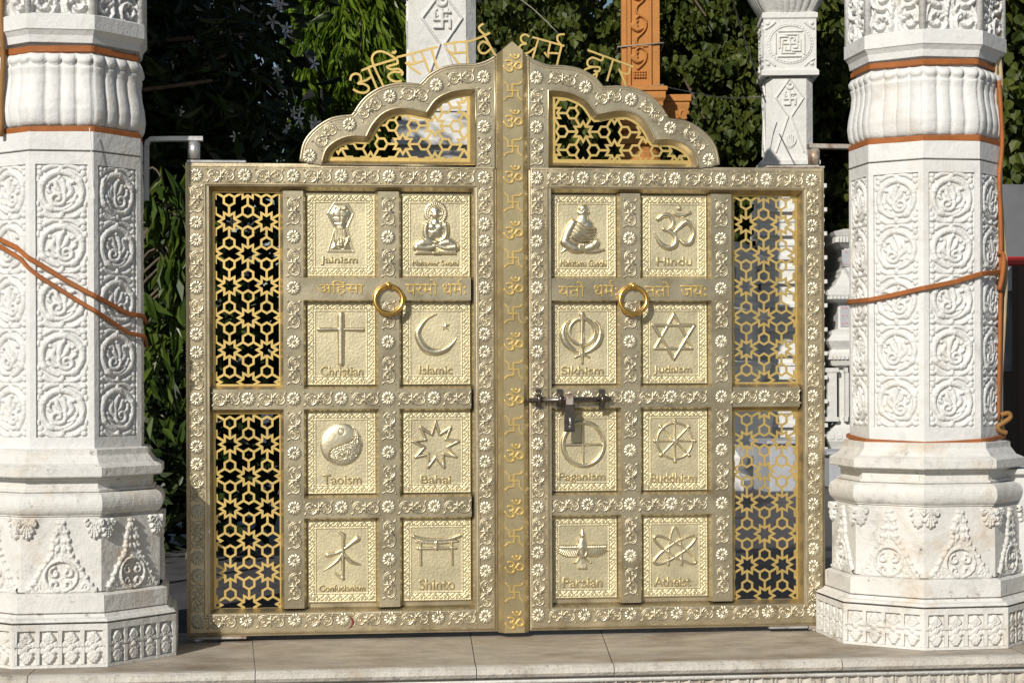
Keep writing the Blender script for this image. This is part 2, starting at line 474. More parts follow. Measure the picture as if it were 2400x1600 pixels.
PLAT_Y = -0.97
g = MB(); g.add([(-300, -300, -0.75), (300, -300, -0.75), (300, 300, -0.75), (-300, 300, -0.75)], [(0, 1, 2, 3)])
struct(g.build("ground", M['ground']))
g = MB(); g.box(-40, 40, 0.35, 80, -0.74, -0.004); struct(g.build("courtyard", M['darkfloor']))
plat = MB(); plat.box(-5, 5, PLAT_Y + 0.03, 0.349, -0.74, -0.045)
plat = struct(plat.build("platform", M['nosing']))
joints = [X(-700, 1540, -0.5), X(110, 1540, -0.5), X(597, 1540, -0.5), X(1107, 1540, -0.5), X(1420, 1540, -0.5), X(1905, 1540, -0.5), X(2330, 1540, -0.5), X(3100, 1540, -0.5)]
for i in range(len(joints) - 1):
    x0, x1 = joints[i] + 0.002, joints[i + 1] - 0.002
    sk = [0.0, 0.05, -0.04, 0.06, 0.10, -0.02, 0.03, 0.0]
    mb = MB()
    y0, y1 = PLAT_Y, 0.348
    a, b = sk[i], sk[i + 1]
    pr = [(0.012, -0.062), (-0.022, -0.052), (-0.032, -0.036), (-0.026, -0.014), (-0.006, -0.002), (0.03, 0.0)]   # rounded nosing
    nn = len(pr)
    vs = []
    for (xx, s_) in ((x0, a), (x1, b)):
        for (dy, z) in pr: vs.append((xx - s_ * 0.4, y0 + dy, z + random.uniform(-0.001, 0.001)))
        vs.append((xx + s_, y1, random.uniform(-0.0015, 0.0))); vs.append((xx + s_, y1, -0.044)); vs.append((xx - s_ * 0.4, y0 + 0.03, -0.062))
    k = nn + 3
    fs = [(j, (j + 1) % k, k + (j + 1) % k, k + j) for j in range(k)] + [tuple(reversed(range(k))), tuple(range(k, 2 * k))]
    mb.add(vs, fs)
    o_ = mb.build("floor_slab", M['floor'], plat); o_.data.materials.append(M['nosing'])
    for q_ in o_.data.polygons:
        if max(o_.data.vertices[v].co.y for v in q_.vertices) < PLAT_Y + 0.035: q_.material_index = 1
# carved lotus petals on the riser below the nosing
pm = Relief(0.074, 0.13, 22, 36)
pm.stroke([(-0.033, 0.06), (-0.034, 0.0), (-0.018, -0.045), (0, -0.06), (0.018, -0.045), (0.034, 0.0), (0.033, 0.06)], 0.006, 0.012)
pm.dome(0, 0.0, 0.022, 0.045, 0.016); pm.stroke([(0, 0.05), (0, -0.045)], 0.004, 0.02)
pm = pm.mesh("lotus_petal", M['nosing'])
xx = -2.8
while xx < 2.9:
    link("lotus_petal", pm, plat, (xx, PLAT_Y + 0.029, -0.135), None, (random.uniform(1.45, 1.6), random.uniform(0.7, 1.0), 1)); xx += 0.118
g = MB(); g.tube([(-4.9, PLAT_Y + 0.018, -0.076), (4.9, PLAT_Y + 0.018, -0.076)], 0.014, 8); g.build("riser_moulding", M['marble_base'], plat)

# ================================================================== shared gate ornaments
K = 9.55 / F                       # metres per photograph pixel on the gate


def make_rosette():
    R = 17.0 * K
    r = Relief(R * 2.1, R * 2.1, 46, 46)
    r.dome(0, 0, R * 0.95, R * 0.95, 0.002)
    for k in range(12):
        a = 2 * math.pi * (k + 0.5) / 12; c, s_ = math.cos(a), math.sin(a)
        r.stroke([(c * R * 0.78, s_ * R * 0.78), (c * R * 0.80, s_ * R * 0.80)], R * 0.21, 0.0042)
        r.stroke([(c * R * 0.24, s_ * R * 0.24), (c * R * 0.68, s_ * R * 0.68)], [R * 0.06, R * 0.165], 0.0068)
    r.dome(0, 0, R * 0.22, R * 0.22, 0.0115)
    return r.mesh("rosette", M['white'])


def make_scroll(mirror):
    k = K / 4.355                    # crop pixels to metres
    r = Relief(300 * k, 156 * k, 110, 58)
    def S(pts, w, h): r.stroke([(x * k, -z * k) for x, z in pts], [a * k for a in (w if isinstance(w, list) else [w])] if isinstance(w, list) else w * k, h)
    for sg in (-1, 1):
        S([(sg * x, sg * z) for x, z in spiral(-78, 0, 58, 54, 40, 325)], 7.5, 0.009)
        S([(sg * x, sg * z) for x, z in spiral(-82, 6, 40, 12, 10, 470)], [6.5, 5.5], 0.009)
        S([(sg * x, sg * z) for x, z in [(-140, -66), (-128, -50), (-122, -22), (-120, 0), (-122, 22), (-128, 48), (-141, 66)]], [8, 7, 6, 8, 6, 7, 8], 0.009)
        r.dome(sg * -142 * k, sg * -66 * k, 9 * k, 9 * k, 0.011); r.dome(sg * -142 * k, sg * 66 * k, 9 * k, 9 * k, 0.011)
        r.dome(sg * -84 * k, sg * 4 * k, 12 * k, 12 * k, 0.013); r.dome(sg * -60 * k, sg * 34 * k, 11 * k, 11 * k, 0.011)
        r.dome(sg * -104 * k, sg * -28 * k, 9 * k, 9 * k, 0.010)
        S([(sg * x, sg * z) for x, z in bez((-96, 58), (-30, 76), (-6, 4))], [5, 11, 7], 0.011)
        S([(sg * x, sg * z) for x, z in bez((-4, 0), (-26, -26), (-50, -30))], [7, 13, 3], 0.013)
        S([(sg * x, sg * z) for x, z in bez((0, 4), (-18, 30), (-44, 20))], [6, 10, 3], 0.012)
    S([(-6, 62), (0, 20), (4, -20), (2, -66)], [3, 15, 13, 2], 0.015)
    r.h *= 0.68
    return r.mesh("scroll", M['white'], mirror=mirror)


ROS = make_rosette(); SCR = [make_scroll(False), make_scroll(True)]


def rosette(parent, x, z, y):
    return link("rosette", ROS, parent, (x, y, z), (0, random.uniform(-0.1, 0.1), 0))


def scroll(parent, x, z, y, ang=0.0, flip=0):
    return link("scroll_ornament", SCR[flip % 2], parent, (x, y, z), (0, -rad(ang), 0))


# ------------------------------------------------------------------ panel plate shared by the 16 panels
PW, PH = 160 * K * 0.995, 192.5 * K


def make_plate():
    r = Relief(PW, PH, 150, 180)
    bw = 19.5 * K
    r.h += 0.0005
    x0, z0 = PW / 2, PH / 2
    rect = lambda d: [(-x0 + d, -z0 + d), (x0 - d, -z0 + d), (x0 - d, z0 - d), (-x0 + d, z0 - d)]
    r.stroke(rect(0.004), 0.003, 0.004, closed=True)
    r.stroke(rect(bw + 0.001), 0.0028, 0.005, closed=True)
    c = bw * 0.52
    for (ax, az, bx, bz) in ((-x0 + c, z0 - c, x0 - c, z0 - c), (-x0 + c, -z0 + c, x0 - c, -z0 + c), (-x0 + c, -z0 + c, -x0 + c, z0 - c), (x0 - c, -z0 + c, x0 - c, z0 - c)):
        Ls = math.hypot(bx - ax, bz - az); ux, uz = (bx - ax) / Ls, (bz - az) / Ls; vx, vz = -uz, ux
        n = int(round(Ls / 0.030)); A = bw * 0.24
        pt = lambda s_, o_: (ax + ux * s_ + vx * o_, az + uz * s_ + vz * o_)
        r.stroke([pt(Ls * i / (n * 8), A * math.sin(math.pi * i / 8)) for i in range(n * 8 + 1)], 0.0030, 0.0065)
        for i in range(n):
            sg = 1 if i % 2 == 0 else -1
            m_ = Ls * (i + 0.5) / n
            r.stroke([pt(m_ - 0.008, -sg * A * 0.1), pt(m_, -sg * A * 0.9), pt(m_ + 0.009, -sg * A * 1.1), pt(m_ + 0.010, -sg * A * 0.3)], [0.0035, 0.003, 0.003, 0.0022], 0.006)
            r.stroke([pt(m_ - 0.011, -sg * A * 0.9), pt(m_ - 0.006, -sg * A * 1.5)], [0.0036, 0.0015], 0.005)
            r.dome(*pt(m_ + 0.002, sg * A * 0.25), 0.004, 0.004, 0.007)
    for sx in (-1, 1):
        for sz in (-1, 1):
            for k in range(5):
                a = rad(45 + (k - 2) * 32)
                r.stroke([(sx * (x0 - c - 0.006), sz * (z0 - c - 0.006)), (sx * (x0 - c - 0.006 + 0.013 * math.cos(a)), sz * (z0 - c - 0.006 + 0.013 * math.sin(a)))], [0.002, 0.004], 0.007)
    return r.mesh("panel_plate", M['panel'], full=True)


PLATE = make_plate()


# ------------------------------------------------------------------ lattice sheet (six-pointed stars and hexagons)
def clip_rect(poly, x0, x1, z0, z1):
    def cl(p, f, inter):
        out = []
        for i in range(len(p)):
            a, b = p[i - 1], p[i]
            fa, fb = f(a), f(b)
            if fa != fb: out.append(inter(a, b))
            if fb: out.append(b)
        return out
    ix = lambda v: (lambda a, b: (v, a[1] + (b[1] - a[1]) * (v - a[0]) / (b[0] - a[0])))
    iz = lambda v: (lambda a, b: (a[0] + (b[0] - a[0]) * (v - a[1]) / (b[1] - a[1]), v))
    for f, it in ((lambda p: p[0] >= x0, ix(x0)), (lambda p: p[0] <= x1, ix(x1)), (lambda p: p[1] >= z0, iz(z0)), (lambda p: p[1] <= z1, iz(z1))):
        poly = cl(poly, f, it)
        if len(poly) < 3: return []
    return poly


def prism(mb, poly, y0, y1):
    n = len(poly)
    A = sum(poly[i - 1][0] * poly[i][1] - poly[i][0] * poly[i - 1][1] for i in range(n))
    if abs(A) < 1e-9: return
    if A < 0: poly = poly[::-1]
    vs = [(p[0], y0, p[1]) for p in poly] + [(p[0], y1, p[1]) for p in poly]
    mb.add(vs, [tuple(range(n)), tuple(reversed(range(n, 2 * n)))] + [(i, i + n, (i + 1) % n + n, (i + 1) % n) for i in range(n)])


def lattice(x0, x1, z0, z1, a, ox, oz, y, keep=None, rot=0.0, border=0.012):
    """a = spacing of the stars; ox, oz = one star centre; rot = 90 turns the pattern"""
    mb = MB(); th = 0.006
    t = 0.059 * a
    ri, ro = 0.212 * a, 0.212 * a + 2 * t
    ni = ri / math.sqrt(3); no = ni + t / math.sin(rad(60))
    hi = 0.128 * a; ho = hi + t / math.cos(rad(30))
    c_, s_ = math.cos(rad(rot)), math.sin(rad(rot))
    rt = lambda p: (ox + p[0] * c_ - p[1] * s_, oz + p[0] * s_ + p[1] * c_)
    def emit(poly, yy):
        poly = [rt(p) for p in poly]
        if keep is not None:
            cx = sum(p[0] for p in poly) / len(poly); cz = sum(p[1] for p in poly) / len(poly)
            if not keep(cx, cz): return
        poly = clip_rect(poly, x0, x1, z0, z1)
        if poly: prism(mb, poly, yy, yy + th)
    nn = int(3.2 / a * max(x1 - x0, z1 - z0)) + 6
    for i in range(-nn, nn):
        for j in range(-nn, nn):
            cx = a * (i + 0.5 * j); cz = a * 0.8660254 * j
            q = rt((cx, cz))
            if q[0] < x0 - a or q[0] > x1 + a or q[1] < z0 - a or q[1] > z1 + a: continue
            inn = []; out = []
            for k in range(12):
                an = rad(30 * k); r1, r2 = (ri, ro) if k % 2 == 0 else (ni, no)
                inn.append((cx + r1 * math.cos(an), cz + r1 * math.sin(an))); out.append((cx + r2 * math.cos(an), cz + r2 * math.sin(an)))
            for k in range(12):
                l = (k + 1) % 12; emit([inn[k], out[k], out[l], inn[l]], y)
            for (hx, hz, sgn) in ((cx, cz + a / math.sqrt(3), -1), (cx, cz - a / math.sqrt(3), 1)):
                for k in range(6):
                    a0, a1 = rad(30 + 60 * k), rad(90 + 60 * k)
                    emit([(hx + hi * math.cos(a0), hz + hi * math.sin(a0)), (hx + ho * math.cos(a0), hz + ho * math.sin(a0)), (hx + ho * math.cos(a1), hz + ho * math.sin(a1)), (hx + hi * math.cos(a1), hz + hi * math.sin(a1))], y)
                for k in range(3):
                    an = rad(sgn * 90 + 120 * k); ux, uz = math.cos(an), math.sin(an); vx, vz = -uz * t * 0.52, ux * t * 0.52
                    r0, r1 = ho - t * 0.6, a / math.sqrt(3) - no + t * 0.6
                    emit([(hx + ux * r0 + vx, hz + uz * r0 + vz), (hx + ux * r0 - vx, hz + uz * r0 - vz), (hx + ux * r1 - vx, hz + uz * r1 - vz), (hx + ux * r1 + vx, hz + uz * r1 + vz)], y + 0.0006)
    if border:
        b = border; yy = y + 0.0012
        for q in ((x0, x1, z0, z0 + b), (x0, x1, z1 - b, z1), (x0, x0 + b, z0 + b, z1 - b), (x1 - b, x1, z0 + b, z1 - b)):
            prism(mb, [(q[0], q[2]), (q[1], q[2]), (q[1], q[3]), (q[0], q[3])], yy, yy + th)
    return mb


def in_poly(poly, x, z):
    r = False; n = len(poly)
    for i in range(n):
        (ax, az), (bx, bz) = poly[i - 1], poly[i]
        if (az > z) != (bz > z) and x < (bx - ax) * (z - az) / (bz - az) + ax: r = not r
    return r


# ------------------------------------------------------------------ emblem reliefs: drawn in enlarged photograph pixels
class Em:
    """u, v in crop pixels -> metres about the panel centre"""
    def __init__(s, x0, y0, x1, y1):
        s.k = PW / (x1 - x0); s.cx, s.cy = (x0 + x1) / 2, (y0 + y1) / 2
        s.r = Relief(PW * 0.80, PH * 0.84, 150, 180)

    def p(s, pts): return [((x - s.cx) * s.k, -(y - s.cy) * s.k) for x, y in pts]
    def st(s, pts, w, h=0.014, closed=False, sm=False):
        if sm: pts = smooth_pts(pts)
        s.r.stroke(s.p(pts), [a * s.k * 1.16 for a in w] if isinstance(w, list) else w * s.k * 1.16, h, closed); return s
    def dm(s, x, y, rx, ry, h=0.014, rot=0, add=False):
        q = s.p([(x, y)])[0]; s.r.dome(q[0], q[1], rx * s.k, ry * s.k, h, -rad(rot), add); return s
    def pl(s, pts, h=0.01, bev=14):
        s.r.poly(s.p(pts), h, bev * s.k); return s
    def cut(s, pts, w, d=0.006): s.r.cut(s.p(pts), w * s.k, d); return s
    def mesh(s, name="emblem"):
        s.r.h *= 0.85
        return s.r.mesh(name, M['emblem'])


def circ(cx, cy, r, n=36, ry=None, a0=0, a1=360):
    ry = r if ry is None else ry
    return [(cx + r * math.cos(rad(a0 + (a1 - a0) * i / n)), cy + ry * math.sin(rad(a0 + (a1 - a0) * i / n))) for i in range(n + 1)]


def em_hand():
    e = Em(1265, 400, 1960, 1240)
    o = [(1545, 490), (1680, 490), (1745, 595), (1680, 740), (1745, 990), (1480, 990), (1555, 740), (1480, 595)]
    e.st(o, 9, 0.006, closed=True)
    e.pl([(1555, 508), (1670, 508), (1725, 597), (1662, 742), (1720, 972), (1505, 972), (1573, 742), (1500, 597)], 0.012, 60)
    for pts in ([(1545, 590), (1545, 632), (1675, 632), (1675, 690)], [(1612, 560), (1612, 690), (1552, 690)], [(1612, 568), (1672, 568)]): e.cut(pts, 8, 0.006)
    for x in (1562, 1610, 1660): e.dm(x, 545, 11, 11, 0.016)
    e.dm(1608, 900, 62, 68, 0.020)
    for dx, y0 in ((-48, 775), (-18, 745), (14, 745), (42, 770)): e.st([(1608 + dx, 880), (1606 + dx * 0.95, y0)], [15, 12], 0.021)
    e.st([(1655, 930), (1680, 880), (1684, 850)], [17, 15, 11], 0.019, sm=True)
    e.cut(circ(1608, 915, 46), 7, 0.007); e.cut([(1608, 880), (1608, 950)], 5, 0.006); e.cut([(1573, 915), (1643, 915)], 5, 0.006)
    return e.mesh()


def em_seated():
    e = Em(410, 400, 1100, 1240)
    e.dm(755, 592, 118, 112, 0.006)
    e.st(circ(755, 590, 108, 60), 14, 0.009)
    for k in range(30):
        a = rad(12 * k); e.dm(755 + 100 * math.cos(a), 588 + 94 * math.sin(a), 9, 9, 0.012)
        e.dm(755 + 76 * math.cos(a), 586 + 76 * math.sin(a), 9, 9, 0.013)
    e.dm(752, 570, 58, 48, 0.018)
    e.dm(752, 605, 50, 62, 0.024); e.dm(697, 605, 9, 26, 0.014); e.dm(807, 605, 9, 26, 0.014)
    e.dm(752, 612, 9, 22, 0.004, 0, True)
    for s_ in (-1, 1): e.cut([(752 + s_ * 13, 592), (752 + s_ * 38, 590)], 4, 0.003)
    e.cut([(738, 643), (766, 643)], 4, 0.003)
    e.st([(752, 660), (752, 700)], [30, 42], 0.016)
    e.pl([(690, 672), (815, 672), (865, 715), (850, 780), (822, 860), (682, 860), (652, 780), (640, 715)], 0.022, 70)
    e.dm(715, 735, 52, 46, 0.0245); e.dm(795, 735, 52, 46, 0.0245)
    e.cut(circ(712, 730, 50, 14, 44, 20, 140), 4, 0.003); e.cut(circ(798, 730, 50, 14, 44, 40, 160), 4, 0.003)
    for s_ in (-1, 1):
        e.st([(755 + s_ * 98, 715), (755 + s_ * 108, 790), (755 + s_ * 88, 850), (755 + s_ * 30, 882)], [34, 28, 26, 20], 0.026, sm=True)
        e.st([(755 + s_ * 60, 905), (755 + s_ * 130, 895), (755 + s_ * 195, 930)], [36, 46, 40], 0.024, sm=True)
        e.st([(755 + s_ * 195, 940), (755 + s_ * 90, 950), (755 - s_ * 40, 915)], [40, 30, 18], 0.027, sm=True)
    e.dm(755, 888, 46, 18, 0.030)
    e.pl([(545, 975), (962, 975), (972, 1018), (535, 1018)], 0.020, 16)
    e.pl([(715, 982), (800, 982), (800, 1014), (715, 1014)], 0.024, 8)
    return e.mesh()


def em_shawl():
    e = Em(408, 418, 1068, 1248)
    e.dm(738, 588, 56, 66, 0.024); e.dm(738, 562, 52, 46, 0.028); e.dm(688, 594, 10, 24, 0.014); e.dm(792, 594, 10, 24, 0.014)
    e.dm(736, 596, 9, 20, 0.004, 0, True)
    for s_ in (-1, 1): e.cut(circ(738 + s_ * 23, 582, 17, 12), 4, 0.003)
    e.cut([(716, 626), (760, 624)], 5, 0.004)
    e.st([(738, 640), (735, 690)], [44, 60], 0.020)
    e.pl([(672, 662), (800, 660), (848, 705), (866, 790), (872, 885), (720, 925), (548, 898), (562, 800), (612, 705)], 0.026, 110)
    e.st([(640, 700), (590, 790), (560, 880)], [36, 44, 40], 0.024, sm=True)
    for i in range(6):
        x0, y0 = 668 - i * 17, 676 + i * 30
        p_ = smooth_pts([(x0, y0), (x0 + 50, y0 + 52), (x0 + 125, y0 + 84), (min(862, x0 + 205 + i * 8), y0 + 78)])
        e.st(p_, [5, 11, 12, 6], 0.030)
        e.cut([(x, y + 15) for x, y in p_], 5, 0.006)
    e.st([(556, 888), (640, 950), (740, 962)], [44, 46, 28], 0.027, sm=True)
    e.st([(872, 892), (830, 934), (740, 962)], [32, 44, 28], 0.027, sm=True)
    for k in range(4): e.st([(700 + k * 13, 920), (714 + k * 12, 978)], [10, 7], 0.033)
    e.st([(760, 986), (860, 982), (945, 965)], [16, 18, 10], 0.016, sm=True)
    e.st([(520, 992), (560, 962)], [8, 16], 0.010)
    return e.mesh()


def em_cross():
    e = Em(1265, 300, 1960, 1150)
    e.st([(1612, 430), (1612, 925)], [33, 28, 26, 30], 0.018); e.st([(1390, 577), (1612, 577), (1834, 577)], [21, 15, 21], 0.017)
    return e.mesh()


def em_crescent():
    e = Em(412, 300, 1103, 1150)
    pts = smooth_pts([(765, 420), (650, 480), (570, 600), (590, 700), (660, 790), (760, 812), (860, 780), (930, 720), (975, 650)], 6)
    e.st(pts, [3, 14, 26, 33, 36, 33, 26, 14, 3], 0.020)
    st = []
    for k in range(10):
        a = rad(-95 + 36 * k); r_ = 55 if k % 2 == 0 else 22
        st.append((853 + r_ * math.cos(a), 548 + r_ * math.sin(a)))
    e.pl(st, 0.013, 22)
    return e.mesh()


def em_khanda():
    e = Em(405, 300, 1062, 1135)
    e.st(circ(718, 600, 128, 48), 16, 0.016)
    for s_ in (-1, 1):
        pts = smooth_pts([(718 + s_ * 120, 490), (718 + s_ * 170, 540), (718 + s_ * 188, 620), (718 + s_ * 160, 710), (718 + s_ * 90, 780), (718 + s_ * 15, 815), (718 - s_ * 70, 855)], 5)
        e.st(pts, [4, 19, 29, 29, 20, 11, 10], 0.020)
    e.st([(718, 430), (718, 500), (715, 620), (716, 720), (718, 780), (718, 910)], [28, 21, 20, 28, 13, 11], 0.024)
    e.dm(718, 430, 27, 30, 0.021); e.dm(718, 905, 15, 15, 0.015); e.st([(690, 815), (746, 815)], 9, 0.016)
    return e.mesh()


def em_hexagram():
    e = Em(1335, 300, 2000, 1135)
    e.st([(1660, 425), (1845, 770), (1465, 770)], 15, 0.014, closed=True)
    e.st([(1657, 875), (1450, 535), (1868, 535)], 15, 0.016, closed=True)
    return e.mesh()


def em_taiji():
    e = Em(1275, 290, 1965, 1135)
    e.dm(1622, 633, 216, 216, 0.022)
    curve = smooth_pts([(1712, 438), (1752, 505), (1730, 590), (1622, 633), (1520, 680), (1500, 750), (1545, 828)], 6)
    e.cut(curve, 8, 0.012); e.cut(circ(1622, 500, 28, 20), 6, 0.006); e.cut(circ(1635, 745, 26, 20), 6, 0.006)
    r = e.r; rg = np.random.default_rng(3)
    sgn = np.zeros_like(r.h, bool)
    X_, Z_ = r.X / e.k + e.cx, e.cy - r.Z / e.k
    xs = np.array([p[0] for p in curve]); ys = np.array([p[1] for p in curve])
    o = np.argsort(ys); lim = np.interp(Z_, ys[o], xs[o]); sgn = X_ > lim + 8
    ball = np.hypot(X_ - 1635, Z_ - 745) < 22
    r.h = np.where(sgn & ~ball & (r.h > 0.002), r.h - 0.0045 * rg.random(r.h.shape), r.h)
    return e.mesh()


def em_star9():
    e = Em(415, 290, 1103, 1125)
    pts = []
    for k in range(18):
        a = rad(-90 + 20 * k); r_ = 240 if k % 2 == 0 else 118
        pts.append((750 + r_ * math.cos(a), 640 + r_ * math.sin(a)))
    e.st(pts, 14, 0.015, closed=True)
    return e.mesh()


def em_suncross():
    e = Em(400, 285, 1062, 1105)
    e.st(circ(725, 628, 205, 60, 215), 20, 0.017); e.st([(720, 420), (720, 835)], 12, 0.013); e.st([(520, 635), (925, 630)], 12, 0.014)
    return e.mesh()


def em_wheel():
    e = Em(1335, 285, 1990, 1095)
    e.st(circ(1660, 600, 178, 60), 10, 0.012)
    for k in range(8):
        a = rad(45 * k); c, s_ = math.cos(a), math.sin(a)
        e.st([(1660, 600), (1660 + c * 200, 600 + s_ * 200)], 9, 0.012); e.dm(1660 + c * 200, 600 + s_ * 200, 19, 19, 0.017)
    e.dm(1660, 600, 29, 29, 0.020)
    return e.mesh()


def em_water():
    e = Em(1280, 190, 1965, 1025)
    e.st([(1595, 310), (1640, 345), (1635, 420), (1632, 560), (1630, 790)], [8, 18, 15, 16, 14], 0.017)
    e.st([(1630, 780), (1590, 760), (1540, 715)], [20, 14, 3], 0.015, sm=True)
    e.st([(1480, 545), (1560, 530), (1640, 490), (1720, 430), (1780, 385)], [24, 15, 12, 16, 28], 0.017)
    e.st([(1630, 520), (1570, 610), (1440, 705)], [13, 15, 3], 0.014, sm=True)
    e.st([(1650, 545), (1720, 620), (1815, 648)], [12, 19, 4], 0.016, sm=True)
    return e.mesh()


def em_torii():
    e = Em(415, 185, 1105, 1015)
    e.st([(520, 358), (600, 385), (760, 398), (900, 385), (1000, 352)], [18, 18, 17, 18, 18], 0.016, sm=True)
    e.st([(548, 415), (760, 428), (972, 412)], 12, 0.013, sm=True)
    e.st([(562, 482), (955, 482)], 14, 0.013)
    e.st([(590, 425), (592, 650)], 12, 0.014); e.st([(912, 425), (916, 650)], 12, 0.014)
    e.st([(755, 425), (755, 480)], 24, 0.015)
    return e.mesh()


def em_winged():
    e = Em(408, 170, 1065, 995)
    e.st([(718, 310), (718, 350)], [9, 24], 0.016); e.dm(718, 365, 24, 32, 0.020); e.st([(722, 395), (715, 460)], [26, 42], 0.018)
    e.st([(700, 440), (665, 410)], [12, 7], 0.015); e.st([(745, 430), (760, 500)], [10, 14], 0.016)
    e.st([(718, 480), (716, 560)], [44, 36], 0.019)
    for s_ in (-1, 1):
        e.pl([(718 + s_ * 20, 465), (718 + s_ * 255, 455), (718 + s_ * 235, 510), (718 + s_ * 150, 565), (718 + s_ * 30, 560)], 0.009, 24)
        for k in range(11):
            x1 = 718 + s_ * (60 + k * 18.5); y1 = 572 - max(0, k - 4) ** 1.6 * 3.0
            e.st([(718 + s_ * (40 + k * 17), 500), (x1 + s_ * 8, y1)], [5, 7], 0.012)
        for k in range(12): e.dm(718 + s_ * (45 + k * 17), 482, 9, 18, 0.013)
        e.st([(718 + s_ * 235, 462), (718 + s_ * 30, 462)], 7, 0.013)
        e.st([(718 + s_ * 25, 570), (718 + s_ * 55, 620), (718 + s_ * 78, 635)], 6, 0.011, sm=True); e.dm(718 + s_ * 82, 632, 11, 11, 0.012)
    e.st(circ(722, 520, 40, 24, 50), 7, 0.021)
    for k in range(6): e.st([(700 + k * 7, 590), (680 + k * 15, 688)], [5, 9], 0.014)
    return e.mesh()


def em_atom():
    e = Em(1330, 155, 1990, 975)
    c = (1655, 500)
    for an in (32, -32):
        pts = []
        for k in range(49):
            t = 2 * math.pi * k / 48; x, y = 245 * math.cos(t), 62 * math.sin(t)
            pts.append((c[0] + x * math.cos(rad(an)) - y * math.sin(rad(an)), c[1] + x * math.sin(rad(an)) + y * math.cos(rad(an))))
        e.st(pts, 12, 0.014)
    e.st([(1585, 645), (1592, 500), (1605, 390), (1630, 300), (1655, 278), (1682, 300), (1705, 390), (1718, 500), (1720, 645)], [15, 12, 10, 9, 9, 9, 10, 12, 15], 0.014, sm=True)
    return e.mesh()


def em_om():
    e = Em(1345, 430, 1999, 1250)
    e.st([(1510, 665), (1560, 630), (1630, 632), (1660, 690), (1640, 750), (1590, 775), (1565, 765)], [20, 22, 22, 20, 18, 15, 16], 0.018, sm=True)
    e.st([(1590, 775), (1650, 800), (1690, 850), (1675, 920), (1610, 948), (1540, 915), (1490, 840), (1465, 780)], [14, 20, 26, 28, 26, 20, 10, 2], 0.019, sm=True)
    e.st([(1665, 800), (1720, 745), (1790, 695), (1850, 730), (1865, 810), (1830, 895), (1770, 905), (1725, 865)], [14, 20, 26, 24, 20, 26, 22, 5], 0.019, sm=True)
    e.st([(1650, 575), (1690, 620), (1750, 630), (1830, 600)], [3, 15, 19, 16], 0.016, sm=True)
    e.dm(1722, 560, 26, 24, 0.017)
    return e.mesh()


# ================================================================== the gate
YB, YM, YP = -0.022, -0.012, 0.027       # band front, mullion front, panel plane
ZT, ZB_ = Z(382, 440), Z(1491, 440)
LEAF = {}
LX = dict(out=437, i0=485, i1=500, lat0=502, lat1=657, m1a=657, m1b=665, m1c=712, m1d=720, pa0=720, pa1=880, m2a=880, m2b=888, m2c=936, m2d=944, pb0=944, pb1=1103, j1=1104, j0=1118, in_=1164)
RX = dict(out=1931, i0=1889, i1=1873, lat0=1871, lat1=1722, m1a=1722, m1b=1716, m1c=1669, m1d=1660, pa0=1659, pa1=1508, m2a=1508, m2b=1501, m2c=1455, m2d=1447, pb0=1446, pb1=1293, j1=1292, j0=1278, in_=1239)
rows = [(452, 645), (709, 902), (967, 1159), (1224, 1415)]
zrow = [(Z(b), Z(a)) for a, b in rows]
zc_top, zc_mid, zc_low, zc_bot = Z(412), Z(936), Z(1193), Z(1456)
ST_Z = [Z(v) for v in (413, 467, 523, 564, 620, 675, 734, 785, 827, 881, 936, 990, 1047, 1088, 1141, 1198, 1252, 1306, 1348, 1400, 1455)]
ST_K = "RSRRSRSRRSRSRRSRSRRSR"
XM = (X(437) + X(1931)) / 2
XM2 = (X(1164) + X(1239)) / 2
print("mirror axes", XM, XM2, [round(X(LX[k]) + X(RX[k]) - 2 * XM, 3) for k in LX])

arch_out = [[(702, 378), (711, 335), (737, 302), (777, 277), (825, 270)], [(825, 270), (849, 235), (884, 209), (930, 196), (983, 198)], [(983, 198), (1004, 176), (1036, 159), (1073, 152), (1110, 152)]]
arch_in = [[(753, 388), (764, 352), (792, 329), (826, 319), (858, 321)], [(858, 321), (874, 291), (901, 265), (942, 254), (999, 265)], [(999, 265), (1021, 235), (1053, 218), (1087, 211), (1114, 211)]]
ogee = [(1110, 152), (1130, 147), (1150, 138), (1164, 128)]


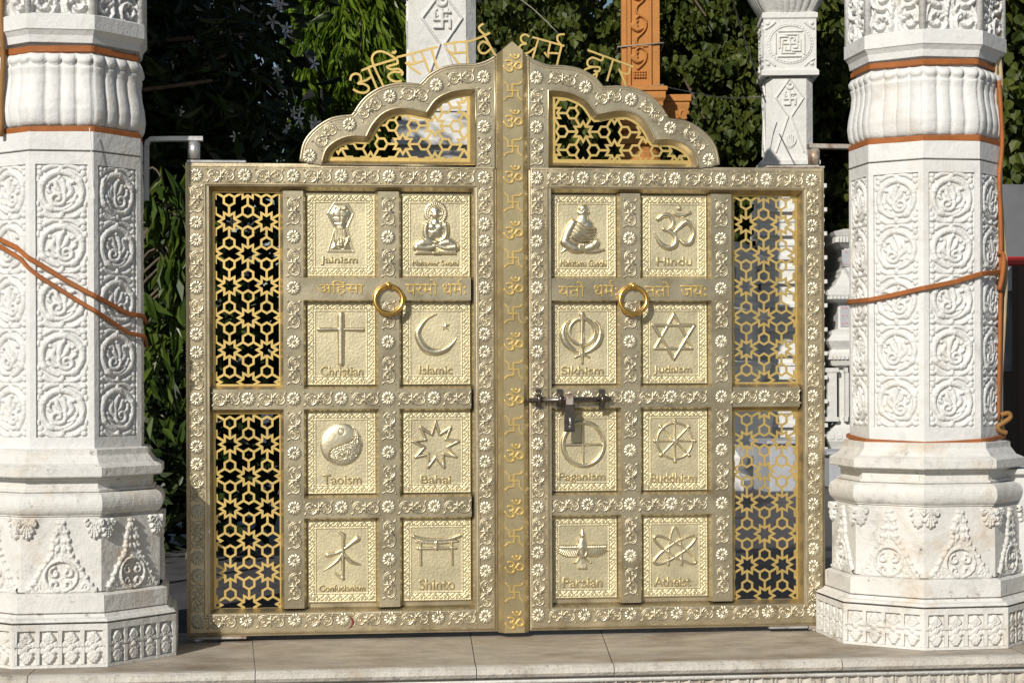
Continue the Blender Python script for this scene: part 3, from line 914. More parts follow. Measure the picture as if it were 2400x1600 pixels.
def make_leaf(side):
    L_ = side == 'L'
    px = LX if L_ else RX
    sg = 1 if L_ else -1
    gx = {k: X(v) for k, v in px.items()}
    root = thing("gate_leaf", ((gx['out'] + gx['in_']) / 2, 0.0, ZB_),
                 "brass gate leaf with the tall centre post fixed along its edge" if L_ else "brass gate leaf with the sliding bolt and padlock on it", "gate", "two leaves of the brass gate")
    fx = (lambda p: P(*p).x) if L_ else (lambda p: 2 * XM2 - P(*p).x)      # arch points, mirrored for the other leaf
    A2 = lambda p: (fx(p), P(*p).z)
    xo, xi = min(gx['out'], gx['in_']), max(gx['out'], gx['in_'])
    k = K
    # -- outer frame with its mouldings
    mb = MB()
    prof = [(0, 0.060), (0, -0.014), (5 * k, -0.016), (6 * k, -0.025), (8.5 * k, -0.026), (10 * k, YB), (44 * k, YB)]
    mb.frameloop(xo, xi, ZB_, ZT, prof)
    mb.build("outer_frame", M['frame'], root)
    xa, xb = xo + 44 * k, xi - 44 * k
    mb = MB(); mb.frameloop(xa, xb, ZB_ + 46 * k, ZT - 49 * k, [(-4 * k, YB - 0.0005), (-2 * k, -0.027), (1 * k, -0.027), (3 * k, YB - 0.001), (5 * k, YB), (16 * k, YP + 0.006), (17 * k, 0.05)])
    # fill between band and moulding is part of the same band
    mb.build("inner_moulding", M['frame'], root)
    mb = MB()
    mb.frameloop(xo + 43.9 * k, xi - 43.9 * k, ZB_ + 43.9 * k, ZT - 43.9 * k, [(0, YB + 0.0004), (10 * k, YB + 0.0004)])
    mb.build("band", M['band'], root)
    # -- arch: band, stile top, mouldings
    oo = []; ii = []
    for lo, li in zip(arch_out, arch_in):
        so_ = smooth_pts(lo, 5); si_ = smooth_pts(li, 5)
        oo += so_ if not oo else so_[1:]; ii += si_ if not ii else si_[1:]
    O2 = [A2(p) for p in oo]; I2 = [A2(p) for p in ii]
    mb = MB(); n = len(O2)
    zb = ZT - 6 * k
    def quadstrip(a, b, ya, yb2):
        m = len(a); vs = [(p[0], ya, p[1]) for p in a] + [(p[0], yb2, p[1]) for p in b]
        fs = [(i, i + 1, m + i + 1, m + i) for i in range(m - 1)]
        if not L_: fs = [f[::-1] for f in fs]
        mb.add(vs, fs)
    quadstrip(I2, O2, YB - 0.0006, YB - 0.0006)
    quadstrip(O2, O2, YB - 0.0006, 0.045); quadstrip(I2, I2, YB, 0.045); quadstrip(I2, O2, 0.045, 0.045)
    mb.build("arch_band", M['band'], root)
    mb = MB()
    G2 = [A2(p) for p in smooth_pts(ogee, 4)]
    xst = A2((1114, 390))[0]; xen = fx((1164, 390)); zlo = ZT - 8 * k
    poly = [(xst, zlo), (xen, zlo), (xen, G2[-1][1])] + G2[::-1][1:] + [I2[-1]]
    if not L_: poly = poly[::-1]
    vs = [(p[0], YB - 0.0012, p[1]) for p in poly] + [(p[0], 0.044, p[1]) for p in poly]; m = len(poly)
    mb.add(vs, [tuple(range(m)), tuple(reversed(range(m, 2 * m)))] + [(i, i + m, (i + 1) % m + m, (i + 1) % m) for i in range(m)])
    mb.build("stile_top", M['band'], root)
    mb = MB()
    crown = O2 + G2[1:]
    offs = lambda pts, d: [(p[0], p[1]) for p in offset_line(pts, d * sg)]
    mb.tube([(p[0], -0.018, p[1]) for p in offs(crown, 2.5 * k)], 3.4 * k, 6)
    mb.tube([(p[0], -0.021, p[1]) for p in offs(crown, 8.5 * k)], 1.8 * k, 5)
    win = [(I2[-1][0], I2[-1][1] - 165 * k)] + I2[::-1]                      # up-side then along the lobes
    wz = I2[0][1] + 2 * k
    winloop = I2 + [(I2[-1][0], wz)]
    mb.tube([(p[0], -0.022, p[1]) for p in winloop], 2.6 * k, 6, closed=True)
    mb.tube([(xen - sg * 4 * k, -0.021, zlo), (xen - sg * 4 * k, -0.021, G2[-1][1] - 4 * k)], 2.6 * k, 6)
    mb.build("arch_moulding", M['frame'], root)
    mb = MB()
    inn = offset_line(I2, 13 * k * sg)
    inn[-1] = (I2[-1][0] - sg * 13 * k, inn[-1][1]); bx = inn[-1][0]
    loop_o = I2 + [(I2[-1][0], wz)]; inn[0] = (inn[0][0], wz + 11 * k)
    loop_i = inn + [(bx, wz + 11 * k)]
    m = len(loop_o)
    vs = [(p[0], -0.019, p[1]) for p in loop_o] + [(p[0], 0.020, p[1]) for p in loop_i]
    fs = [(i, (i + 1) % m, m + (i + 1) % m, m + i) for i in range(m)]
    mb.add(vs, fs); mb.build("window_reveal", M['band'], root)
    # -- arch lattice
    poly = loop_o
    cxw = fx((1080, 340))
    keep = lambda x, z: in_poly(poly, x, z)
    xs_ = [p[0] for p in poly]; zs_ = [p[1] for p in poly]
    lt = lattice(min(xs_), max(xs_), wz + 4 * k, max(zs_), 88 * k, P(1020, 294).x if L_ else P(1368, 308).x, P(1020, 294).z if L_ else P(1368, 308).z, 0.017, keep, rot=90, border=0)
    rim_o = offset_line(I2, 4 * k * sg); rim_i = offset_line(I2, 17 * k * sg)
    m = len(rim_o)
    vs = [(p[0], 0.0165, p[1]) for p in rim_o] + [(p[0], 0.0165, p[1]) for p in rim_i]
    lt.add(vs, [(i, i + 1, m + i + 1, m + i) for i in range(m - 1)])
    xe = I2[-1][0]
    for (a0, a1, b0, b1) in ((min(xs_), max(xs_), wz + 9 * k, wz + 19 * k), (min(xe, xe - sg * 19 * k), max(xe, xe - sg * 19 * k), wz + 19 * k, max(zs_) - 3 * k)):
        prism(lt, [(a0, b0), (a1, b0), (a1, b1), (a0, b1)], 0.0182, 0.0242)
    lt.build("arch_lattice", M['gold'], root)
    # -- mullions and rails
    zt_in, zb_in = ZT - 64 * k, ZB_ + 62 * k
    def bar(nm, xa, xb, za, zb, yf, bev, ends, m='band'):
        mb = MB(); b = bev
        if ends == 'v':
            vs = [(xa, YP + 0.005, za), (xa + b, yf, za), (xb - b, yf, za), (xb, YP + 0.005, za), (xa, YP + 0.005, zb), (xa + b, yf, zb), (xb - b, yf, zb), (xb, YP + 0.005, zb)]
        else:
            vs = [(xa, YP + 0.005, zb), (xa, yf, zb - b), (xa, yf, za + b), (xa, YP + 0.005, za), (xb, YP + 0.005, zb), (xb, yf, zb - b), (xb, yf, za + b), (xb, YP + 0.005, za)]
        mb.add(vs, [(0, 1, 5, 4), (1, 2, 6, 5), (2, 3, 7, 6), (0, 3, 2, 1), (4, 5, 6, 7), (3, 0, 4, 7)])
        return mb.build(nm, M[m], root)
    srt = lambda a, b: (min(a, b), max(a, b))
    xm1 = srt(gx['m1a'], gx['m1d']); xm2 = srt(gx['m2a'], gx['m2d'])
    bar("mullion", xm1[0], xm1[1], zb_in, zt_in, YM - 0.001, 8 * k, 'v')
    bar("mullion", xm2[0], xm2[1], zb_in, zt_in, YM, 8 * k, 'v')
    h1 = 31.5 * k
    segs_mid = [srt(gx['i1'], gx['m1b']), srt(gx['m1c'], gx['m2b']), srt(gx['m2c'], gx['j1'])]
    for a, b in segs_mid: bar("rail", a, b, zc_mid - h1, zc_mid + h1, YM - 0.0005, 8 * k, 'h')
    for a, b in segs_mid[1:]: bar("rail", a, b, zc_low - h1, zc_low + h1, YM - 0.0005, 8 * k, 'h')
    zc_scr = Z(677)
    if L_: scr = segs_mid[1:]
    else: scr = [srt(gx['m1c'], gx['j1'])]
    scr_o = [bar("inscribed_rail", a, b, zc_scr - 32 * k, zc_scr + 32 * k, YM - 0.0022, 6 * k, 'h') for a, b in scr]
    # backing sheet behind the embossed panels
    mb = MB(); a, b = srt(gx['m1a'], gx['j0']); mb.box(a, b, YP + 0.012, 0.055, zb_in - 4 * k, zt_in + 4 * k); mb.build("backing_sheet", M['frame'], root)
    # -- lattice screens
    for q, (za, zb) in enumerate(((zc_mid + 33 * k, zt_in - 1 * k), (zb_in - 2 * k, zc_mid - 33 * k))):
        a, b = srt(gx['lat0'], gx['lat1'])
        lt = lattice(a - 3 * k, b + 3 * k, za - 3 * k, zb + 3 * k, 87.0 * k, a + 35.5 * k if L_ else b - 37 * k, (zb - 70.0 * k) if q == 0 else (zb - 72.5 * k), 0.033)
        lt.build("lattice_screen", M['gold'], root)
    # -- rosettes and scrolls
    # stiles
    for (xp, extra) in ((463 if L_ else 1904, []), (1137 if L_ else 1260, [("R", 183), ("S", 241), ("R", 299), ("S", 356)])):
        xc = X(xp)
        for i, (kk, z) in enumerate(zip(ST_K, ST_Z)):
            if kk == 'R': rosette(root, xc, z, YB)
            else: scroll(root, xc, z, YB, 90, i // 2)
        for i, (kk, pyy) in enumerate(extra):
            z = Z(pyy, 1137)
            if kk == 'R': rosette(root, xc, z, YB - 0.0012)
            else: scroll(root, xc, z, YB - 0.0012, 90, i // 2)
    x0, x1 = X(463 if L_ else 1904), X(1137 if L_ else 1260)
    for zc in (zc_top, zc_bot):
        for i in range(1, 12):
            xx = x0 + (x1 - x0) * i / 12
            if i % 2 == 0: rosette(root, xx, zc, YB)
            else: scroll(root, xx, zc, YB, 0, i // 2)
    mid = [(531, 'S'), (583, 'R'), (637, 'S'), (690, 'R'), (746, 'S'), (801, 'R'), (856, 'S'), (911, 'R'), (966, 'S'), (1019, 'R'), (1071, 'S')] if L_ else \
          [(1843, 'S'), (1793, 'R'), (1743, 'S'), (1692, 'R'), (1625, 'S'), (1575, 'R'), (1528, 'S'), (1477, 'R'), (1428, 'S'), (1378, 'R'), (1325, 'S')]
    for (xp, kk) in mid:
        for zc, lowr in ((zc_mid, False), (zc_low, True)):
            if lowr and (xp < 700 if L_ else xp > 1680) and kk == 'S': continue
            if lowr and xp in (583, 1793): continue
            if kk == 'R': rosette(root, X(xp), zc, YM - 0.001)
            else: scroll(root, X(xp), zc, YM - 0.001, 0, (xp // 50))
    m1x, m2x = X(690 if L_ else 1692), X(911.5 if L_ else 1477.5)
    for j, (pyy, kk) in enumerate([(494, 'S'), (555, 'R'), (615, 'S'), (675, 'R'), (738, 'S'), (803, 'R'), (868, 'S'), (1000, 'S'), (1064, 'R'), (1127, 'S'), (1256, 'S'), (1317, 'R'), (1376, 'S')]):
        for xx, first in ((m1x, True), (m2x, False)):
            if not first and pyy == 675: continue
            if kk == 'R': rosette(root, xx, Z(pyy), YM - 0.001)
            else: scroll(root, xx, Z(pyy), YM - 0.001, 90, j)
    for i, (p, kk, an) in enumerate([((727, 368), 'R', 0), ((764, 319), 'S', 48), ((820, 294), 'R', 0), ((866, 256), 'S', 38), ((915, 229), 'R', 0), ((971, 224), 'S', -8), ((1024, 202), 'R', 0), ((1080, 184), 'S', 8)]):
        q = A2(p)
        if kk == 'R': rosette(root, q[0], q[1], YB - 0.0006)
        else: scroll(root, q[0], q[1], YB - 0.0006, an * sg, i // 2)
    LEAF[side] = (root, gx, scr_o)
    return root


def offset_line(pts, d):
    out = []; n = len(pts)
    for i in range(n):
        a = Vector(pts[max(i - 1, 0)]); b = Vector(pts[min(i + 1, n - 1)]); t = (b - a).normalized()
        out.append((pts[i][0] + t.y * d, pts[i][1] - t.x * d))
    return out


gL = make_leaf('L'); gR = make_leaf('R')

# -- panels
panels = [
    ('L', 'pa', 0, em_hand, "Jainism", 752, 838, 600, 620), ('L', 'pb', 0, em_seated, "Mahaveer Swami", 967, 1076, 609, 621),
    ('L', 'pa', 1, em_cross, "Christian", 751, 851, 858, 880), ('L', 'pb', 1, em_crescent, "Islamic", 983, 1061, 856, 876),
    ('L', 'pa', 2, em_taiji, "Taoism", 757, 847, 1112, 1134), ('L', 'pb', 2, em_star9, "Bahai", 986, 1057, 1114, 1132),
    ('L', 'pa', 3, em_water, "Confucianism", 748, 856, 1371, 1385), ('L', 'pb', 3, em_torii, "Shinto", 982, 1067, 1357, 1381),
    ('R', 'pb', 0, em_shawl, "Mahatama Gandhi", 1315, 1423, 608, 623), ('R', 'pa', 0, em_om, "Hindu", 1541, 1623, 602, 621),
    ('R', 'pb', 1, em_khanda, "Sikhism", 1317, 1416, 858, 877), ('R', 'pa', 1, em_hexagram, "Judaism", 1534, 1624, 857, 877),
    ('R', 'pb', 2, em_suncross, "Paganism", 1311, 1420, 1107, 1130), ('R', 'pa', 2, em_wheel, "Buddhism", 1526, 1635, 1109, 1130),
    ('R', 'pb', 3, em_winged, "Parsian", 1321, 1413, 1353, 1376), ('R', 'pa', 3, em_atom, "Atheist", 1535, 1621, 1352, 1374)]
for side, c, r_, fn, txt, tx0, tx1, ty0, ty1 in panels:
    root, gx, _ = LEAF[side]
    xc = (gx[c + '0'] + gx[c + '1']) / 2; zc = (zrow[r_][0] + zrow[r_][1]) / 2
    wd = abs(gx[c + '1'] - gx[c + '0'])
    pl = link("panel", PLATE, root, (xc, YP, zc), None, (wd / PW * 1.01, 1, 1.01))
    em = link("emblem", fn(), root, (xc, YP - 0.0005, zc))
    a, b = P((tx0 + tx1) / 2, (ty0 + ty1) / 2), None
    tm = text_mesh("lettering", txt, M['letter'], (tx1 - tx0) * K * (1.0 if side == 'L' else 1.03), (ty1 - ty0) * K * 1.02, 0.005, 0.0018)
    link("lettering", tm, root, (a.x, YP - 0.001, a.z))

# -- inscriptions on the rails
for side, txt, x0, x1, y0, y1, reph in (('L', "अिहंसा", 745, 853, 658, 692, None), ('L', "परमो", 951, 1026, 655, 692, None), ('L', "धमः", 1037, 1092, 665, 692, (1080, 664)),
                                  ('R', "यतो", 1308, 1371, 660, 697, None), ('R', "धमः", 1391, 1447, 668, 696, (1434, 666)), ('R', "ततो", 1510, 1572, 660, 697, None), ('R', "जयः", 1593, 1656, 669, 697, None)):
    root, gx, scr_o = LEAF[side]
    a = P((x0 + x1) / 2, (y0 + y1) / 2)
    par = scr_o[0] if len(scr_o) == 1 or x0 < 900 else scr_o[1]
    link("inscription", text_mesh("inscription", txt, M['gold'], (x1 - x0) * K, (y1 - y0) * K, 0.004, 0.001), par, (a.x, YM - 0.0024, a.z))
    if reph:
        mb = MB(); q = [P(reph[0] + dx, reph[1] + dy) for dx, dy in ((-1, 4), (-5, -1), (-4, -7), (3, -9))]
        path_strip(mb, smooth_pts([(p.x, p.z) for p in q], 3), 0.006, YM - 0.0066, YM - 0.0022); mb.build("inscription", M['gold'], par)

# -- centre post with its row of signs (fixed to the left leaf)
zt = lambda py: P(1201, py).z
xl, xr = X(1165), X(1237)
fa, fb = X(1178.5), X(1224.5)
mb = MB()
outer = [(xl, ZB_ - 0.004), (xr, ZB_ - 0.004), (xr, zt(134)), (X(1203), zt(100)), (X(1199), zt(100)), (xl, zt(131))]
front = [(fa, ZB_ - 0.004), (fb, ZB_ - 0.004), (fb, zt(122)), (X(1202), zt(103)), (X(1200), zt(103)), (fa, zt(121))]
vs = [(p[0], 0.03, p[1]) for p in outer] + [(p[0], -0.026, p[1]) for p in outer] + [(p[0], -0.060, p[1]) for p in front]
n = 6; fs = [(k * n + i, k * n + (i + 1) % n, (k + 1) * n + (i + 1) % n, (k + 1) * n + i) for k in range(2) for i in range(n)] + [tuple(range(2 * n, 3 * n)), tuple(reversed(range(n)))]
mb.add(vs, fs)
post = mb.build("centre_post", M['post'], gL)
OM = text_mesh("om_sign", "ॐ", M['gold'], 47 * K, 43 * K, 0.004, 0.0016)
kk = K / 4.355
mb = MB()
for pts in ([(1628, 318), (1612, 338), (1590, 345), (1535, 345), (1535, 472), (1490, 473), (1466, 484), (1442, 512)], [(1447, 318), (1468, 340), (1486, 356), (1490, 412), (1588, 412), (1594, 470), (1606, 490), (1630, 512)]):
    path_strip(mb, [((x - 1537) * kk, -(y - 414) * kk) for x, y in pts], 15 * kk, -0.005 - 0.0004 * (pts[0][0] == 1447), 0.0)
SW = mb.mesh("swastika_sign", M['gold'])
for i in range(21):
    z = zt(153 + (1449 - 153) * i / 20)
    link("om_sign" if i % 2 == 0 else "swastika_sign", OM if i % 2 == 0 else SW, post, (X(1201.5), -0.0605, z))

# -- cut-out letters along the arches: strokes in enlarged photograph pixels
def letters(side, ox, oy, glyphs, w):
    root = LEAF[side][0]
    for gi, strokes in enumerate(glyphs):
        mb = MB()
        for si, pts in enumerate(strokes):
            sm = len(pts) > 2
            q = [P(ox + x * 0.287, oy + y * 0.287) for x, y in pts]
            q = [(p.x, p.z) for p in q]
            if sm: q = smooth_pts(q, 3)
            path_strip(mb, q, w * 0.287 * K, -0.012 - 0.0003 * si - 0.0021 * (gi % 3), -0.006 + 0.0003 * si - 0.0021 * (gi % 3))
        mb.build("letter", M['gold'], root)


letters('L', 700, 0, [
    [[(512, 582), (625, 532)], [(420, 662), (432, 622), (468, 606), (503, 622), (508, 662), (480, 690)], [(485, 688), (530, 690), (568, 712), (570, 742), (535, 762), (485, 755), (445, 732)], [(500, 678), (560, 655), (600, 625)], [(568, 560), (640, 728)]],
    [[(600, 545), (808, 482)], [(612, 540), (690, 705)], [(612, 540), (598, 480), (622, 438), (672, 425), (730, 445), (800, 488)], [(800, 484), (808, 522), (760, 538), (722, 552), (755, 572), (815, 568), (848, 598), (838, 622)], [(835, 598), (775, 592), (732, 622), (750, 656), (795, 672), (842, 664)], [(760, 440), (798, 424)], [(764, 428), (790, 442)]],
    [[(800, 474), (1135, 388)], [(925, 448), (945, 512), (928, 530), (885, 512)], [(872, 515), (925, 560), (1000, 612)], [(940, 528), (1032, 496)], [(1002, 425), (1068, 598)], [(1085, 405), (1135, 578)]],
    [[(1186, 370), (1260, 352), (1428, 340)], [(1268, 358), (1282, 425), (1250, 438), (1212, 408)], [(1210, 402), (1250, 450), (1310, 528)], [(1270, 440), (1378, 430)], [(1368, 346), (1382, 530)]],
    [[(1400, 342), (1480, 312), (1562, 274)], [(1515, 295), (1606, 462)], [(1555, 372), (1505, 345), (1468, 382), (1480, 430), (1522, 440), (1570, 402)], [(1520, 290), (1482, 258), (1472, 225), (1508, 200)]],
], 18)
letters('R', 1200, 0, [
    [[(165, 308), (425, 380)], [(140, 305), (105, 286), (72, 306), (80, 345), (118, 362)], [(118, 362), (72, 372), (60, 405), (85, 440), (130, 436), (185, 395)], [(215, 322), (160, 500)]],
    [[(312, 352), (292, 440)], [(262, 432), (292, 468), (300, 440), (378, 442)], [(404, 374), (360, 555)], [(404, 378), (370, 335), (376, 292), (428, 286)]],
    [[(615, 415), (990, 552)], [(742, 462), (728, 500), (655, 476), (614, 505), (622, 545), (668, 552), (712, 556), (706, 588), (665, 584)], [(668, 552), (630, 560), (590, 578), (602, 614), (650, 624), (692, 598)], [(694, 600), (680, 652)], [(822, 494), (772, 668)]],
    [[(966, 546), (950, 602), (912, 606), (880, 588)], [(870, 568), (896, 625), (930, 712)]],
], 16)

# -- ring handles
for side, px_, py_ in (('L', 911, 703), ('R', 1482, 704)):
    root = LEAF[side][0]
    c = P(px_, py_); R = 32.5 * K
    mb = MB(); mb.tube([(c.x + R * math.cos(a), -0.034 - 0.010 * math.sin(a) * -1, c.z + R * math.sin(a)) for a in [2 * math.pi * i / 40 for i in range(40)]], 6.0 * K, 12, closed=True)
    ring = mb.build("ring_handle", M['ring'], root)
    mb = MB(); mb.sphere((c.x, -0.030, c.z + R + 1.5 * K), 8.5 * K, 12, 8, (0.95, 1.2, 1)); mb.tube([(c.x, -0.008, c.z + R + 1 * K), (c.x, -0.03, c.z + R + 1 * K)], 6.5 * K, 12)
    mb.build("mount", M['ring'], ring)

# -- bolt (on the right leaf) and padlock
b0, b1 = P(1239, 938), P(1428, 934)
mb = MB(); mb.tube([(b0.x, -0.045, b0.z), (b1.x, -0.045, b1.z)], 6.0 * K, 12)
bolt = mb.build("sliding_bolt", M['lock'], gR)
for px_ in (1261, 1311, 1409):
    c = P(px_, 936); mb = MB(); hw = 7 * K
    mb.box(c.x - hw, c.x + hw, -0.028, YB - 0.001, c.z + 8 * K, c.z + 25 * K, 0.003); mb.box(c.x - hw, c.x + hw, -0.028, YB - 0.001, c.z - 24 * K, c.z - 8 * K, 0.003)
    mb.tube([(c.x, -0.022, c.z + 10 * K), (c.x, -0.050, c.z + 9 * K), (c.x, -0.062, c.z), (c.x, -0.050, c.z - 9 * K), (c.x, -0.022, c.z - 10 * K)], hw * 0.9, 6)
    mb.build("bolt_bracket", M['lock'], gR)
pl_ = thing("padlock", P(1330, 975, -0.06), "small dark steel padlock hanging from the sliding bolt", "padlock")
c = P(1330, 936); mb = MB()
mb.box(c.x - 12 * K, c.x + 12 * K, -0.092, -0.055, c.z - 76 * K, c.z - 12 * K, 0.005); mb.build("lock_body", M['lock'], pl_)
mb = MB(); mb.box(c.x - 10 * K, c.x + 11 * K, -0.082, -0.062, c.z - 14 * K, c.z + 14 * K, 0.006); mb.build("lock_head", M['rust'], pl_)
mb = MB(); mb.tube([(c.x, -0.094, c.z - 42 * K), (c.x + 1 * K, -0.097, c.z - 58 * K)], 2.4 * K, 8); mb.tube([(c.x + 2.6 * K * math.cos(a), -0.096, c.z - 64 * K + 2.6 * K * math.sin(a)) for a in [0.7 * i for i in range(9)]], 0.9 * K, 5); mb.build("keyhole_cover", M['rawsteel'], pl_)
mb = MB(); mb.tube([(c.x - 8 * K, -0.074, c.z - 20 * K), (c.x - 8 * K, -0.074, c.z + 4 * K), (c.x - 5 * K, -0.074, c.z + 12 * K), (c.x + 5 * K, -0.074, c.z + 12 * K), (c.x + 8 * K, -0.074, c.z + 4 * K), (c.x + 8 * K, -0.074, c.z - 20 * K)], 3 * K, 8); mb.build("shackle", M['lock'], pl_)

# -- red blot on the bottom rail and hinge hardware
c = P(812, 1456); mb = MB(); mb.tube([(c.x + 15 * K * math.cos(a), YB - 0.0005, c.z + 15 * K * math.sin(a)) for a in [rad(-75 + 15 * i) for i in range(11)]], [0.001, 0.003, 0.005, 0.006, 0.006, 0.006, 0.006, 0.005, 0.004, 0.003, 0.001], 6, flat=0.2, up=(0, 1, 0)); mb.build("red_blot", M['stain'], gL)
mb = MB(); a, b = P(438, 377), P(577, 381); mb.box(a.x, b.x, -0.02, 0.04, ZT + 0.001, ZT + 0.014, 0.002); mb.build("hinge_plate", M['rawsteel'], gL)
mb = MB(); a, b = P(1795, 390), P(1931, 392); mb.box(a.x, b.x, -0.02, 0.04, ZT + 0.001, ZT + 0.012, 0.002); mb.build("hinge_plate", M['rust'], gR)
mb = MB(); a, b = P(446, 1495), P(578, 1498); mb.box(a.x, b.x, -0.02, 0.04, ZB_ - 0.014, ZB_ - 0.001, 0.002); mb.build("hinge_plate", M['rust'], gL)
mb = MB(); mb.tube([(a.x + 0.035, 0.01, 0.001), (a.x + 0.035, 0.01, ZB_ - 0.012)], 0.03, 14); mb.build("hinge_pin", M['rawsteel'], gL)
mb = MB(); a, b = P(1800, 1478), P(1890, 1476); mb.box(a.x, b.x, -0.035, 0.03, ZB_ - 0.012, ZB_ - 0.001, 0.002); mb.build("hinge_plate", M['rawsteel'], gR)
c = P(1908, 1480); mb = MB(); mb.box(c.x - 0.034, c.x + 0.034, -0.03, 0.03, ZB_ - 0.020, ZB_ - 0.001, 0.003); mb.tube([(c.x, 0, 0.001), (c.x, 0, ZB_ - 0.018)], 0.028, 14); mb.build("hinge_foot", M['rust'], gR)

# ================================================================== the carved marble pillars
PIL_Y = -0.25
ALPHA = rad(25.0)                      # a corner of the octagon, measured from the outward normal of the gate


def octo(R, c, rot=ALPHA, n=8):
    """corners counter-clockwise seen from above"""
    return [(c[0] + R * math.sin(rot + 2 * math.pi * k / n), c[1] - R * math.cos(rot + 2 * math.pi * k / n)) for k in range(n)]


def stack(mb, c, prof, rot=ALPHA, n=8, jitter=0.0):
    """prof = [(R, z)...] bottom to top, swept round the polygon"""
    rings = []
    if n == 8 and prof[1][1] - prof[0][1] > 0.008: prof = [(prof[0][0] - 0.018, prof[0][1]), (prof[0][0] - 0.018, prof[0][1] + 0.005), (prof[0][0] - 0.004, prof[0][1] + 0.006)] + [(prof[0][0], prof[0][1] + 0.010)] + list(prof[1:])
    for R, z in prof:
        rings.append([(x, y, z) for x, y in octo(R, c, rot, n)])
    vs = [p for r in rings for p in r]; fs = []
    for k in range(len(rings) - 1):
        for i in range(n):
            j = (i + 1) % n; fs.append((k * n + i, k * n + j, (k + 1) * n + j, (k + 1) * n + i))
    fs.append(tuple(reversed(range(n)))); fs.append(tuple((len(rings) - 1) * n + i for i in range(n)))
    mb.add(vs, fs)


def face_frame(c, R, k, rot=ALPHA, n=8):
    """centre, outward normal, right-hand tangent and width of octagon face k"""
    p = octo(R, c, rot, n); a, b = Vector(p[k]), Vector(p[(k + 1) % n])
    t = (b - a).normalized(); nn = Vector((t.y, -t.x))
    return (a + b) / 2, nn, t, (b - a).length


def on_face(nm, me, parent, c, R, k, u, z, out=0.0, sc=None, rot=ALPHA, n=8):
    m, nn, t, w_ = face_frame(c, R, k, rot, n)
    p = m + t * u + nn * out
    ang = math.atan2(t.y, t.x)
    return link(nm, me, parent, (p.x, p.y, z), (0, 0, ang), sc)


def recessed_face(mb, c, R, k, z0, z1, mx, mz0, mz1, dep):
    m, nn, t, w_ = face_frame(c, R, k)
    def pt(u, z, o): q = m + t * u + nn * o; return (q.x, q.y, z)
    h = w_ / 2; a = h - mx
    o_ = [pt(-h, z0, 0), pt(h, z0, 0), pt(h, z1, 0), pt(-h, z1, 0)]
    i_ = [pt(-a, z0 + mz0, 0), pt(a, z0 + mz0, 0), pt(a, z1 - mz1, 0), pt(-a, z1 - mz1, 0)]
    d_ = [pt(-a, z0 + mz0, -dep), pt(a, z0 + mz0, -dep), pt(a, z1 - mz1, -dep), pt(-a, z1 - mz1, -dep)]
    mb.add(o_ + i_ + d_, [(i, (i + 1) % 4, 4 + (i + 1) % 4, 4 + i) for i in range(4)] + [(4 + i, 4 + (i + 1) % 4, 8 + (i + 1) % 4, 8 + i) for i in range(4)] + [(8, 9, 10, 11)])


# --- carved motifs (shared)
def rough(r, amp, seed):
    g_ = np.random.default_rng(seed); n_ = g_.normal(size=r.h.shape)
    for _ in range(2): n_ = (n_ + np.roll(n_, 1, 0) + np.roll(n_, 1, 1) + np.roll(n_, -1, 0) + np.roll(n_, -1, 1)) / 5
    r.h = np.where(r.h > 0.001, np.maximum(r.h + n_ * amp, 0.0005), 0)


def make_roundel(mirror, seed):
    W, H = 0.262, 0.295
    r = Relief(W, H, 110, 124)
    rr = 0.106
    r.stroke(spiral(0, 0, rr, rr, 262, -60, 44), [0.012, 0.017, 0.018, 0.017, 0.014], 0.024)
    r.stroke(spiral(0.0, 0.0, rr, rr * 0.80, -60, -130, 16), [0.014, 0.012, 0.009], 0.022)
    r.stroke(spiral(0.024, -0.036, 0.043, 0.008, 165, 640, 40), [0.013, 0.012, 0.010, 0.008], 0.024)
    for (pts, w_) in (([(-0.018, -0.040), (-0.050, 0.000), (-0.036, 0.040), (-0.060, 0.052)], [0.010, 0.017, 0.014, 0.010]),
                      ([(-0.012, -0.030), (-0.016, 0.020), (-0.004, 0.058), (0.010, 0.076)], [0.009, 0.016, 0.016, 0.010]),
                      ([(0.000, -0.010), (0.022, 0.018), (0.034, 0.048), (0.056, 0.044)], [0.008, 0.015, 0.014, 0.009]),
                      ([(0.052, -0.012), (0.068, 0.004), (0.070, 0.024)], [0.008, 0.012, 0.007]),
                      ([(-0.030, -0.060), (-0.062, -0.048), (-0.074, -0.020)], [0.008, 0.014, 0.008])):
        r.stroke(smooth_pts(pts), w_, 0.021)
        r.dome(pts[-1][0], pts[-1][1], 0.013, 0.013, 0.023)
    for a in (18, 75, 140, 205, 300):
        r.stroke(arc(0, 0, rr + 0.002, a, a + 14, 4), [0.019, 0.022, 0.016], 0.027)
    r.dome(0, 0.126, 0.016, 0.020, 0.023); r.dome(0, -0.126, 0.016, 0.020, 0.023)
    for sx in (-1, 1):
        for sz in (-1, 1):
            r.stroke(bez((sx * 0.008, sz * 0.138), (sx * 0.055, sz * 0.146), (sx * 0.090, sz * 0.118)), [0.009, 0.013, 0.015], 0.019)
            r.dome(sx * 0.110, sz * 0.128, 0.018, 0.015, 0.020); r.dome(sx * 0.112, sz * 0.100, 0.015, 0.018, 0.018)
            r.dome(sx * 0.122, sz * 0.066, 0.010, 0.018, 0.013)
    rough(r, 0.0025, seed)
    return r.mesh("roundel", M['marble'], mirror=mirror)


